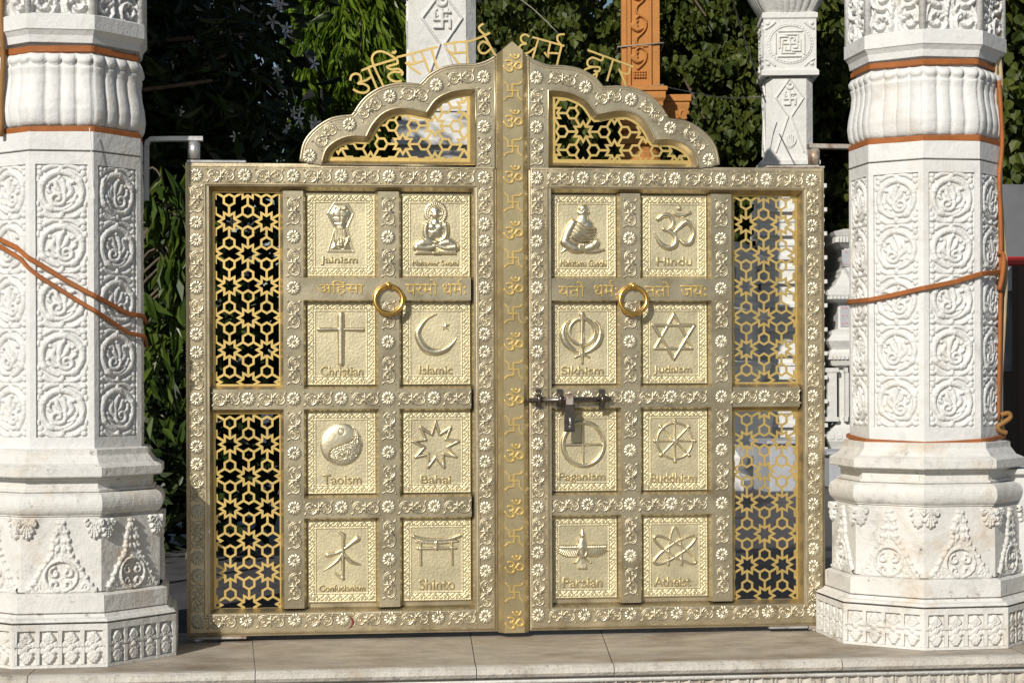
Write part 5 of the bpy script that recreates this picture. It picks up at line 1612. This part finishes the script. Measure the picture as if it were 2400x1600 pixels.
# orange sandstone column
def sandstone():
    y = depth_y(20); sc = 20 / F
    q = P(1500, 210, y); c = (q.x, y); root = thing("sandstone_column", (c[0], c[1], 0), "orange sandstone column with carved vine rising behind the gate", "column")
    zb = P(1500, 212, y).z; m = M['sandstone']; rot = rad(-8)
    hw = 0.200
    mb = MB(); sq_stack(mb, c, [(hw, zb), (hw, zb + 2.2)], rot)
    def fbox(u0, u1, o0, o1, z0, z1):
        vs = []
        for u in (u0, u1):
            for o in (o0, o1):
                for z in (z0, z1):
                    x_, y_ = u, -o; vs.append((c[0] + x_ * math.cos(rot) - y_ * math.sin(rot), c[1] + x_ * math.sin(rot) + y_ * math.cos(rot), z))
        mb.add(vs, [(0, 1, 3, 2), (4, 6, 7, 5), (0, 4, 5, 1), (2, 3, 7, 6), (0, 2, 6, 4), (1, 5, 7, 3)])
    for u0, u1, o in ((-0.205, -0.150, 0.215), (-0.140, -0.105, 0.228), (0.085, 0.118, 0.228), (0.130, 0.205, 0.215)): fbox(u0, u1, 0.15, o, zb + 0.02, zb + 2.2)
    mb.build("shaft", m, root)
    r = Relief(0.19, 2.1, 70, 600)
    for k in range(5):
        z = -0.86 + k * 0.34; s_ = 1
        r.stroke(smooth_pts([(-0.02, z - 0.06), (0.05, z + 0.02), (0.06, z + 0.12), (0.0, z + 0.17), (-0.045, z + 0.12), (-0.03, z + 0.06)]), [0.014, 0.013, 0.012, 0.014, 0.016, 0.02], 0.03)
        r.stroke(smooth_pts([(0.04, z + 0.04), (-0.02, z + 0.02), (-0.06, z + 0.07), (-0.02, z + 0.12)]), [0.01, 0.03, 0.034, 0.012], 0.034)
        r.stroke(bez((0.0, z + 0.17), (-0.05, z + 0.22), (-0.02, z + 0.28)), 0.011, 0.028)
    for k in range(5):
        for j in range(3): r.dome(-0.05 + 0.025 * k, -1.01 + j * 0.028, 0.014, 0.016, 0.024)
    me = r.mesh("vine_carving", m)
    link("vine_carving", me, root, (c[0] + math.sin(rot) * 0.2 - 0.008, c[1] - math.cos(rot) * 0.198, zb + 1.12), (0, 0, rot), (1.12, 1.25, 1))
    mb = MB(); sq_stack(mb, c, [(0.19, zb - 0.40), (0.21, zb - 0.30), (0.21, zb - 0.24), (0.24, zb - 0.20), (0.24, zb - 0.16), (0.265, zb - 0.12), (0.265, zb - 0.05), (0.285, zb - 0.04), (0.285, zb + 0.0), (0.22, zb + 0.02)], rot); mb.build("plinth_mould", m, root)
    mb = MB(); cc = (c[0] + 0.40, c[1] + 0.10)
    sq_stack(mb, cc, [(0.08, zb - 0.34), (0.12, zb - 0.30), (0.14, zb - 0.22), (0.155, zb - 0.16), (0.155, zb - 0.13), (0.175, zb - 0.12), (0.175, zb - 0.05)], rot)
    mb.tube([(cc[0] + 0.08 + 0.05 * math.cos(a), cc[1] - 0.14, zb - 0.26 + 0.05 * math.sin(a)) for a in [0.6 * i for i in range(10)]], 0.018, 6); mb.build("bracket", m, root)
    mb = MB(); n = 24; prof = []
    z = zb - 0.40; k = 0
    while z > 0.05:
        r_ = 0.19 + (0.05, 0.0, 0.07, 0.02, 0.03)[k % 5]; prof += [(r_, z), (r_, z - 0.055)]; z -= 0.075; k += 1
    prof.append((0.25, 0.0)); stack(mb, c, prof[::-1], 0, n); mb.build("turned_foot", m, root)
    for nm, pyy in (("rope", 107), ("rope", 205)):
        zz = P(1500, pyy, y - 0.2).z; pts = [(c[0] + 0.245 * s1 * math.cos(rot) - 0.235 * s2 * math.sin(rot), c[1] + 0.245 * s1 * math.sin(rot) + 0.235 * s2 * math.cos(rot), zz + 0.02 * s1) for s1, s2 in ((-1, 1), (-1, -1), (1, -1), (1, 1))]
        mb = MB(); mb.tube(pts, 0.008, 6, closed=True)
        tag(mb.build("rope", M['rope']), "grey rope tied round the sandstone column " + ("halfway up the vine" if pyy == 107 else "at its foot"), "rope", "ropes round the sandstone column")
    return root


sandstone()


# shrine base: stepped mouldings on a rectangular plan
def moulded_block(root, c, hx, hy, rot, prof, name, m='temple', dent=None):
    mb = MB(); rings = []
    for o, z in prof:
        a, b = hx + o, hy + o
        rings.append([(c[0] + x * math.cos(rot) - y_ * math.sin(rot), c[1] + x * math.sin(rot) + y_ * math.cos(rot), z) for x, y_ in ((-a, -b), (a, -b), (a, b), (-a, b))])
    vs = [p for r_ in rings for p in r_]
    mb.add(vs, [(k * 4 + i, k * 4 + (i + 1) % 4, (k + 1) * 4 + (i + 1) % 4, (k + 1) * 4 + i) for k in range(len(rings) - 1) for i in range(4)] + [tuple(range((len(rings) - 1) * 4, len(rings) * 4)), (3, 2, 1, 0)])
    for (z, o, w_, h_) in (dent or []):
        for side, (ux, uy, L_, off) in enumerate(((1, 0, hx + o, hy + o), (0, 1, hy + o, hx + o))):
            n = int(2 * L_ / w_)
            for sgn in ((-1,) if side == 0 else (-1, 1)):
                for i in range(n):
                    u = -L_ + (i + 0.5) * 2 * L_ / n
                    x0, y0 = (u, sgn * off) if side == 0 else (sgn * off, u)
                    vs = []
                    for du in (-w_ * 0.36, w_ * 0.36):
                        for dv in (-0.012, 0.014):
                            for dz in (-h_ / 2, h_ / 2):
                                x, y_ = (x0 + du, y0 + dv * (1 if side == 0 else 1)) if side == 0 else (x0 + dv, y0 + du)
                                vs.append((c[0] + x * math.cos(rot) - y_ * math.sin(rot), c[1] + x * math.sin(rot) + y_ * math.cos(rot), z + dz))
                    mb.add(vs, [(0, 1, 3, 2), (4, 6, 7, 5), (0, 4, 5, 1), (2, 3, 7, 6), (0, 2, 6, 4), (1, 5, 7, 3)])
    return mb.build(name, M[m], root)


yS = depth_y(24.0)
def zS(py): return P(1960, py, yS).z
# (1) the lit pavilion corner seen between the leaf and the pillar
q = P(2035, 800, yS); c2 = (q.x, yS + 0.5); rt2 = rad(-6)
sh = thing("shrine", (c2[0], c2[1], 0), "white marble shrine with dentil mouldings and inscribed plaques beyond the hinge gap", "shrine")
prof = [(0.25, -0.01), (0.25, zS(1100)), (0.20, zS(1090)), (0.20, zS(1060)), (0.10, zS(1050)), (0.16, zS(1030)), (0.16, zS(1010)), (0.08, zS(1000)), (0.0, zS(985)), (0.0, zS(862)), (0.10, zS(856)), (0.14, zS(835)), (0.14, zS(828)), (0.10, zS(820)), (0.16, zS(800)), (0.10, zS(785)), (0.10, zS(778)), (0.0, zS(772)), (0.0, zS(712)), (0.12, zS(705)), (0.16, zS(695)), (0.16, zS(685)), (0.05, zS(672)), (-0.05, zS(645)), (-0.05, zS(638)), (-0.10, zS(630)), (-0.10, zS(585)), (-0.04, zS(578)), (0.04, zS(556)), (0.06, zS(548)), (-0.1, zS(540))]
moulded_block(sh, c2, 0.42, 0.9, rt2, prof, "body", dent=[(zS(838), 0.14, 0.05, 0.05), (zS(700), 0.14, 0.05, 0.045), (zS(566), 0.02, 0.04, 0.07), (zS(1020), 0.16, 0.09, 0.06)])
def plaque(root, c, hx, hy, rot, u, z, w_, h_, side=0, lines=3, ink=True):
    mb = MB(); an = rot + (0 if side == 0 else math.pi / 2)
    nx, ny = math.sin(an), -math.cos(an); tx, ty = math.cos(an), math.sin(an); off = hy if side == 0 else hx
    def pt(uu, oo, zz): return (c[0] + nx * (off + oo) + tx * (u + uu), c[1] + ny * (off + oo) + ty * (u + uu), z + zz)
    vs = [pt(a, o, b) for o in (-0.01, 0.015) for a, b in ((-w_ / 2, -h_ / 2), (w_ / 2, -h_ / 2), (w_ / 2, h_ / 2), (-w_ / 2, h_ / 2))]
    mb.add(vs, [(4, 5, 6, 7)] + [(i, (i + 1) % 4, 4 + (i + 1) % 4, 4 + i) for i in range(4)])
    o = mb.build("plaque", M['plaque'], root)
    if ink:
        mb = MB()
        for k in range(lines):
            zz = h_ * 0.36 - k * h_ * 0.72 / max(1, lines - 1); uu = -w_ * 0.40
            while uu < w_ * 0.38:
                l = random.uniform(0.02, 0.05); e = min(uu + l, w_ * 0.4)
                mb.add([pt(uu, 0.017, zz - 0.009), pt(e, 0.017, zz - 0.009), pt(e, 0.017, zz + 0.009), pt(uu, 0.017, zz + 0.009)], [(0, 1, 2, 3)]); uu = e + random.uniform(0.012, 0.03)
        mb.build("inscription", M['ink'], o)
plaque(sh, c2, 0.42 - 0.10, 0.9 - 0.10, rt2, -0.12, zS(608), 0.46, 0.22, 0, 2)
plaque(sh, c2, 0.42, 0.9, rt2, -0.28, zS(742), 0.22, 0.28, 0, 3)
mb = MB()
for px_ in (1948, 1984, 1992):
    w_ = 0.03 if px_ > 1950 else 0.06
    xq = P(px_, 920, yS - 0.4)
    for zz0, zz1 in ((zS(985), zS(975)), (zS(872), zS(862))): mb.box(xq.x - w_ * 1.4, xq.x + w_ * 1.4, c2[1] - 0.97, c2[1] - 0.9, zz0, zz1)
    mb.box(xq.x - w_, xq.x + w_, c2[1] - 0.96, c2[1] - 0.9, zS(975), zS(872))
mb.build("pilaster", M['temple'], sh)

# (2) the shaded flank seen through the right-hand screens
q = P(1640, 800, depth_y(23)); rt3 = rad(62)
c3 = (q.x + 0.31, depth_y(23) + 0.7)
sh2 = thing("shrine", (c3[0], c3[1], 0), "white marble shrine with stepped mouldings standing behind the pierced screen of the bolted leaf", "shrine")
def zT(py): return P(1800, py, depth_y(23)).z
prof = [(0.45, -0.01), (0.45, zT(1110)), (0.35, zT(1090)), (0.40, zT(1060)), (0.30, zT(1040)), (0.22, zT(1030)), (0.26, zT(960)), (0.16, zT(948)), (0.16, zT(905)), (0.10, zT(900)), (0.22, zT(860)), (0.22, zT(848)), (0.08, zT(838)), (0.08, zT(760)), (0.20, zT(748)), (0.24, zT(730)), (0.10, zT(716)), (0.10, zT(705)), (0.05, zT(700)), (0.05, zT(620)), (0.16, zT(612)), (0.20, zT(595)), (0.12, zT(588)), (-0.05, zT(578)), (-0.15, zT(560))]
moulded_block(sh2, c3, 1.6, 0.5, rt3, prof, "body", dent=[(zT(852), 0.22, 0.06, 0.06), (zT(738), 0.22, 0.06, 0.05), (zT(603), 0.18, 0.05, 0.07)])
plaque(sh2, c3, 1.68, 0.58, rt3, -0.9, zT(800), 0.7, 0.3, 0, 3, False); plaque(sh2, c3, 1.65, 0.55, rt3, -0.6, zT(660), 0.6, 0.3, 0, 3, False); plaque(sh2, c3, 1.65, 0.55, rt3, -1.35, zT(660), 0.4, 0.3, 0, 3, False)
# low step blocks in the court
for (pa, pb, pt_, pb2, t, lab) in ((1805, 1880, 1040, 1110, 21.0, "low white marble block on the court floor before the shrine"), (1945, 2010, 1065, 1125, 22.0, "low white marble step at the foot of the plaqued shrine"),
                             (531, 590, 832, 870, 16.0, "small grey stone block half hidden behind the dark tree")):
    a, b = P(pa, pb2, depth_y(t)), P(pb, pt_, depth_y(t)); mb = MB(); mb.box(a.x, b.x, depth_y(t), depth_y(t) + 0.8, 0.0 if pb2 > 1000 else a.z - 0.6, b.z, 0.02); mb.box(a.x - 0.04, b.x + 0.04, depth_y(t) - 0.04, depth_y(t) + 0.84, b.z, b.z + 0.04, 0.01)
    tag(mb.build("stone_block", M['plaque']), lab.replace("white marble", "shade-grey marble"), "stone block")  # the white marble ones take plaque grey, shade put into their colour
# right edge: grey wall, red rail, dark gatepost
y9 = depth_y(13.5)
a = P(2330, 470, y9); b = P(2560, 640, y9); mb = MB(); mb.box(a.x, b.x, y9, y9 + 0.2, 0, P(2330, 432, y9).z); tag(mb.build("back_wall", M['wallgrey']), "stained grey plaster wall behind the cabled pillar", "wall")
a = P(2330, 622, y9 - 0.4); b = P(2560, 602, y9 - 0.4); mb = MB(); mb.box(a.x, b.x, y9 - 0.4, y9 - 0.3, a.z, b.z, 0.01); tag(mb.build("red_rail", M['red']), "red painted rail crossing behind the cabled pillar", "rail")
a = P(2386, 1100, y9 - 0.8); b = P(2440, 622, y9 - 0.8); mb = MB(); mb.box(a.x, b.x, y9 - 0.8, y9 - 0.7, 0, b.z, 0.01); tag(mb.build("wooden_post", M['wood']), "dark wooden post under the red rail", "post")
a = P(2368, 680, y9 - 0.2); b = P(2386, 626, y9 - 0.2); mb = MB(); mb.box(a.x, b.x + 0.2, y9 - 0.25, y9 - 0.05, a.z, b.z, 0.01); tag(mb.build("stone_bracket", M['temple']), "cream stone bracket under the red rail", "bracket")
a = P(2334, 1110, y9 - 0.15); b = P(2500, 870, y9 - 0.15); mb = MB(); mb.box(a.x, b.x, y9 - 0.15, y9 - 0.05, 0, b.z, 0.01); tag(mb.build("dark_cabinet", M['wood']), "dark wooden cabinet against the grey wall", "cabinet")

# wires across the trees
cable("wire", [(1190, -20, 6.5), (1248, 20, 6.5), (1310, 80, 6.5)], 0.005, 'rope', "thin wire slanting down behind the lettering of the arch", 6.5, "wire", 3, "wires strung between the columns")
cable("wire", [(1712, -20, 9.5), (1735, 60, 10.5), (1765, 150, 12), (1795, 240, 13.5)], 0.009, 'rope', "thin wire running steeply down to the labyrinth pillar", 10, "wire", 3, "wires strung between the columns")
cable("wire", [(1540, 200, 10.1), (1600, 212, 11), (1670, 226, 12), (1730, 230, 13), (1795, 226, 13.6)], 0.007, 'rope', "thin sagging wire between the sandstone column and the labyrinth pillar", 12, "wire", 3, "wires strung between the columns")


# ================================================================== trees
def leaf_cloud(name, pos, down, size, aspect, m, parent, kind='heart', var_seed=0, tilt=0.6, facing=None):
    """pos (n,3) stems; leaves hang along 'down' directions"""
    n = len(pos); g_ = np.random.default_rng(var_seed)
    s_ = size * g_.uniform(0.65, 1.2, n)
    d = down + g_.normal(scale=tilt, size=(n, 3)) * np.array([1, 1, 0.6]); d /= np.linalg.norm(d, axis=1)[:, None]
    f = g_.normal(size=(n, 3)) + (np.array(facing) if facing is not None else 0)
    nn = f - (f * d).sum(1)[:, None] * d; nn /= np.linalg.norm(nn, axis=1)[:, None] + 1e-9
    sd_ = np.cross(d, nn)
    if kind == 'heart': sh_ = [(0, 0, 0), (0.12, -0.36, 0.06), (0.48, -0.40, 0.10), (1.0, 0, -0.06), (0.48, 0.40, 0.10), (0.12, 0.36, 0.06)]
    elif kind == 'long': sh_ = [(0, 0, 0), (0.25, -0.5, 0.05), (0.65, -0.45, 0.07), (1.0, 0, -0.12), (0.65, 0.45, 0.07), (0.25, 0.5, 0.05)]
    else: sh_ = [(0, 0, 0), (0.35, -0.35, 0.05), (0.75, -0.5, 0.07), (1.0, 0, -0.08), (0.75, 0.5, 0.07), (0.35, 0.35, 0.05)]
    V = np.empty((n, 6, 3))
    for k, (u, v, w_) in enumerate(sh_):
        V[:, k] = pos + d * (u * s_)[:, None] + sd_ * (v * aspect * s_)[:, None] + nn * (w_ * s_)[:, None]
    b = (np.arange(n) * 6)[:, None]
    Q = np.concatenate([b + np.array([[0, 1, 2, 3]]), b + np.array([[0, 3, 4, 5]])])
    va = g_.random(n); va = np.concatenate([va, va])
    return link(name, npmesh(name, V.reshape(-1, 3) - np.array(origin(parent)), Q, m, False, va), parent)


def ellipsoid_pts(n, c, r_, seed, shell=0.0, clumps=0, csize=0.3):
    g_ = np.random.default_rng(seed)
    def ball(k):
        v = g_.normal(size=(k, 3)); v /= np.linalg.norm(v, axis=1)[:, None]
        return v * (shell + (1 - shell) * g_.random(k)[:, None] ** (1 / 3))
    if clumps:
        cc = ball(clumps) * np.array(r_) + np.array(c)
        w_ = g_.uniform(0.4, 1.6, clumps); idx = g_.choice(clumps, n, p=w_ / w_.sum())
        return cc[idx] + g_.normal(size=(n, 3)) * csize * np.array([1, 1, 0.8]) * g_.uniform(0.6, 1.2, clumps)[idx][:, None]
    return ball(n) * np.array(r_) + np.array(c)


def limb(mb, pts, r0, r1):
    p = smooth_pts(pts, 4); n = len(p); mb.tube(p, [r0 + (r1 - r0) * i / (n - 1) for i in range(n)], 8)


def tree(name, base, label, limbs, crowns, grp=None):
    root = thing(name, base, label, "tree", grp)
    mb = MB()
    for pts, a, b in limbs: limb(mb, pts, a, b)
    mb.build("trunk", M['bark'], root)
    for k, (args, kw) in enumerate(crowns): leaf_cloud("crown", *args, root, **kw)
    return root


SUNF = tuple(to_sun * 0.9)
# peepal trees in the back
def peepal(px0, px1, t, z0, z1, n, seed, label, thick=2.2):
    y = depth_y(t); a, b = P(px0, 300, y).x, P(px1, 300, y).x
    c = ((a + b) / 2, y + thick * 0.4, (z0 + z1) / 2); r_ = ((b - a) / 2, thick, (z1 - z0) / 2)
    pos = ellipsoid_pts(n, c, (r_[0], r_[1] * 1.25, r_[2]), seed, 0.0, max(30, n // 130), 0.165)
    pos2 = ellipsoid_pts(n // 3, (c[0], c[1] + thick * 1.5, c[2]), r_, seed + 50)
    lim = [([(c[0], y + 2, 0), (c[0] + 0.2, y + 2, 2.0), (c[0] - 0.1, y + 2.1, z1 - 1)], 0.35, 0.10)]
    for k in range(10):
        xx = c[0] + (random.random() - 0.5) * (b - a) * 0.9; zz = random.uniform(z0 + 0.5, z1)
        lim.append(([(c[0], y + 2, z0 * 0.8), ((c[0] + xx) / 2, y + 1.2, zz + 0.3), (xx, y + random.uniform(-1.4, 0.5), zz), (xx + 0.1, y - 1.6, zz - 0.9)], 0.07, 0.012))
    dn = np.array([0, -0.15, -1.0])
    return tree("peepal_tree", (c[0], y + 2, 0), label, lim, [((pos, dn, 0.125, 1.0, M['peepal']), dict(var_seed=seed, tilt=0.45, facing=SUNF)), ((pos2, dn, 0.24, 1.0, M['peepal']), dict(var_seed=seed + 1, tilt=0.6))], "peepal trees behind the temple")


peepal(735, 1010, 27, 2.6, 9.2, 24000, 11, "peepal tree showing through gaps beside the drooping mast tree")
peepal(1000, 1480, 25, 2.0, 9.0, 42000, 12, "dense peepal tree between the diamond pillar and the sandstone column")
peepal(1500, 1960, 27, 1.6, 9.2, 46000, 13, "dense peepal tree behind the labyrinth pillar")
peepal(1880, 2330, 26, 1.0, 8.6, 24000, 15, "shaded peepal tree behind the plaqued shrine")
peepal(2290, 2620, 18, 3.2, 6.5, 12000, 14, "peepal branches hanging beside the cabled pillar", 1.2)

# mast tree with drooping branches
def mast(px_, t, z0, z1, rad_, seed):
    y = depth_y(t); q = P(px_, 200, y); g_ = np.random.default_rng(seed)
    pos, dn = [], []
    lim = [([(q.x, y + 0.2, 0), (q.x + 0.03, y + 0.2, 3), (q.x, y + 0.2, z1)], 0.12, 0.03)]
    for k in range(150):
        z = g_.uniform(z0 + 0.4, z1); a = g_.uniform(0, 2 * math.pi); L_ = rad_ * g_.uniform(0.5, 1.1)
        ex, ey = math.cos(a) * L_, math.sin(a) * L_ * 0.8
        pts = [(q.x, y + 0.2, z + 0.2), (q.x + ex * 0.6, y + 0.2 + ey * 0.6, z + 0.12), (q.x + ex, y + 0.2 + ey, z - 0.25), (q.x + ex * 1.05, y + 0.2 + ey * 1.05, z - 0.75)]
        if k % 3 == 0: lim.append((pts, 0.012, 0.004))
        sp = np.array(smooth_pts(pts, 10))
        for p in sp[6:]:
            for j in range(3):
                pos.append(p + g_.normal(scale=0.025, size=3)); dn.append((math.cos(a + g_.normal() * 1.0) * 0.45, math.sin(a + g_.normal() * 1.0) * 0.45, -0.9))
    pos = np.array(pos); dn = np.array(dn)
    return tree("mast_tree", (q.x, y + 0.2, 0), "bright green mast tree with long drooping leaves beside the arch", lim, [((pos, dn, 0.20, 0.145, M['mast']), dict(kind='long', var_seed=seed, tilt=0.20, facing=SUNF))])


mast(815, 17, 2.2, 6.8, 0.50, 21)

# dark frangipani at the left: low crown behind the pillar and an unseen high crown added to block the sun
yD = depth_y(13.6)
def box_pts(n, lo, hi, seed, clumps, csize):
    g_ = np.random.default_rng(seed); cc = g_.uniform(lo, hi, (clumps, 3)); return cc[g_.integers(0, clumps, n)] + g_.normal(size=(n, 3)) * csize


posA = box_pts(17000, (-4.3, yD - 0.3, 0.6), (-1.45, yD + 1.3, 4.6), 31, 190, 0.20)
posShade = ellipsoid_pts(30000, (-4.3, 1.6, 5.25), (2.9, 1.0, 1.35), 32, 0.0, 150, 0.26)
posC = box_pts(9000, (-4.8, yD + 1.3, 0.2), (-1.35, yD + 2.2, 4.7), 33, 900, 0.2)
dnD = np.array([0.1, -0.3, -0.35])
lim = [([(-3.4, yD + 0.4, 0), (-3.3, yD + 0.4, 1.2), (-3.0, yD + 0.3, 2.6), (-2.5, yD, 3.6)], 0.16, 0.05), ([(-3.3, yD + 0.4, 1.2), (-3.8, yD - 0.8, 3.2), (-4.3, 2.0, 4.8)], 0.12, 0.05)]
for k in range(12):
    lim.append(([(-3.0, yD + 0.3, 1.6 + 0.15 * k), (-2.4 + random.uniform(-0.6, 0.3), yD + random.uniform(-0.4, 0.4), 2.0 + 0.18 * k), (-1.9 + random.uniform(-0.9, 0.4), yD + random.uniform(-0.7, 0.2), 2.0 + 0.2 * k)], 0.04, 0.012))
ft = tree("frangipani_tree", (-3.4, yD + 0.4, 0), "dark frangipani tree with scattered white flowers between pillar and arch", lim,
          [((posA, dnD, 0.20, 0.30, M['dark']), dict(kind='ob', var_seed=31, tilt=0.8)), ((posShade, dnD, 0.22, 0.34, M['dark']), dict(kind='ob', var_seed=32, tilt=0.9)), ((posC, dnD, 0.26, 0.40, M['dark']), dict(kind='ob', var_seed=33, tilt=0.9))])
mb = MB()
for k in range(5):
    a = 2 * math.pi * k / 5; d = Vector((math.cos(a), 0, math.sin(a))); s_ = Vector((-math.sin(a), 0, math.cos(a)))
    p = [Vector((0, 0, 0)), d * 0.03 + s_ * 0.012 + Vector((0, -0.012, 0)), d * 0.058 + s_ * 0.010 + Vector((0, -0.008, 0)), d * 0.066 + Vector((0, -0.002, 0)), d * 0.055 - s_ * 0.006 + Vector((0, -0.01, 0)), d * 0.03 - s_ * 0.010 + Vector((0, -0.014, 0))]
    mb.add(p, [(0, 1, 2, 3), (0, 3, 4, 5)])
FLW = mb.mesh("flower", M['petal'])
spots = [(455, 108), (460, 150), (470, 146), (410, 145), (394, 156), (640, 50), (672, 66), (668, 80), (556, 100), (648, 165), (655, 185), (662, 215), (690, 265), (700, 280), (706, 258), (672, 300), (732, 285), (738, 288), (620, 350), (560, 300), (552, 320), (424, 265), (502, 8), (660, 10), (650, 8), (585, 530), (570, 540), (598, 605), (556, 680), (590, 760), (545, 520), (600, 830), (575, 640), (735, 150)]
for k, (a, b) in enumerate(spots):
    q = P(a, b, yD - 0.35 + 0.4 * random.random()); s_ = random.uniform(0.55, 1.0)
    link("flower", FLW, ft, q, (random.uniform(-0.7, 0.9), random.uniform(0, 6.28), random.uniform(-0.8, 0.8)), (s_, s_, s_))

# young mango leaves in the gap beside the hinge
yG = depth_y(11.6); g_ = np.random.default_rng(41)
qa, qb = P(352, 560, yG), P(436, 560, yG)
pos, dn = [], []
lim = [([(qa.x - 0.35, yG + 0.3, 0), (qa.x - 0.3, yG + 0.3, 1.2), (qa.x - 0.1, yG + 0.25, 2.5)], 0.04, 0.015)]
for k in range(16):
    b = P(g_.uniform(340, 440), g_.uniform(400, 760), yG)
    lim.append(([(qa.x - 0.3, yG + 0.3, b.z - 0.3), (b.x - 0.1, yG + 0.1, b.z + 0.06), (b.x, yG, b.z)], 0.012, 0.004))
    for j in range(9):
        pos.append((b.x + g_.normal() * 0.02, yG + g_.normal() * 0.05, b.z + g_.normal() * 0.03)); a = g_.uniform(0, 2 * math.pi); dn.append((math.cos(a) * 0.5, math.sin(a) * 0.4 - 0.2, -0.9))
pos2 = ellipsoid_pts(380, ((qa.x + qb.x) / 2 - 0.1, yG + 0.6, 1.9), (0.5, 0.4, 0.9), 42)
tree("mango_sapling", (qa.x - 0.35, yG + 0.3, 0), "young mango tree with long drooping leaves in the gap beside the hinge", lim,
     [((np.array(pos), np.array(dn), 0.21, 0.22, M['mango']), dict(kind='long', var_seed=41, tilt=0.2, facing=SUNF)), ((pos2, np.array([0.1, -0.3, -0.8]), 0.17, 0.28, M['mango']), dict(kind='long', var_seed=43, tilt=0.5))])
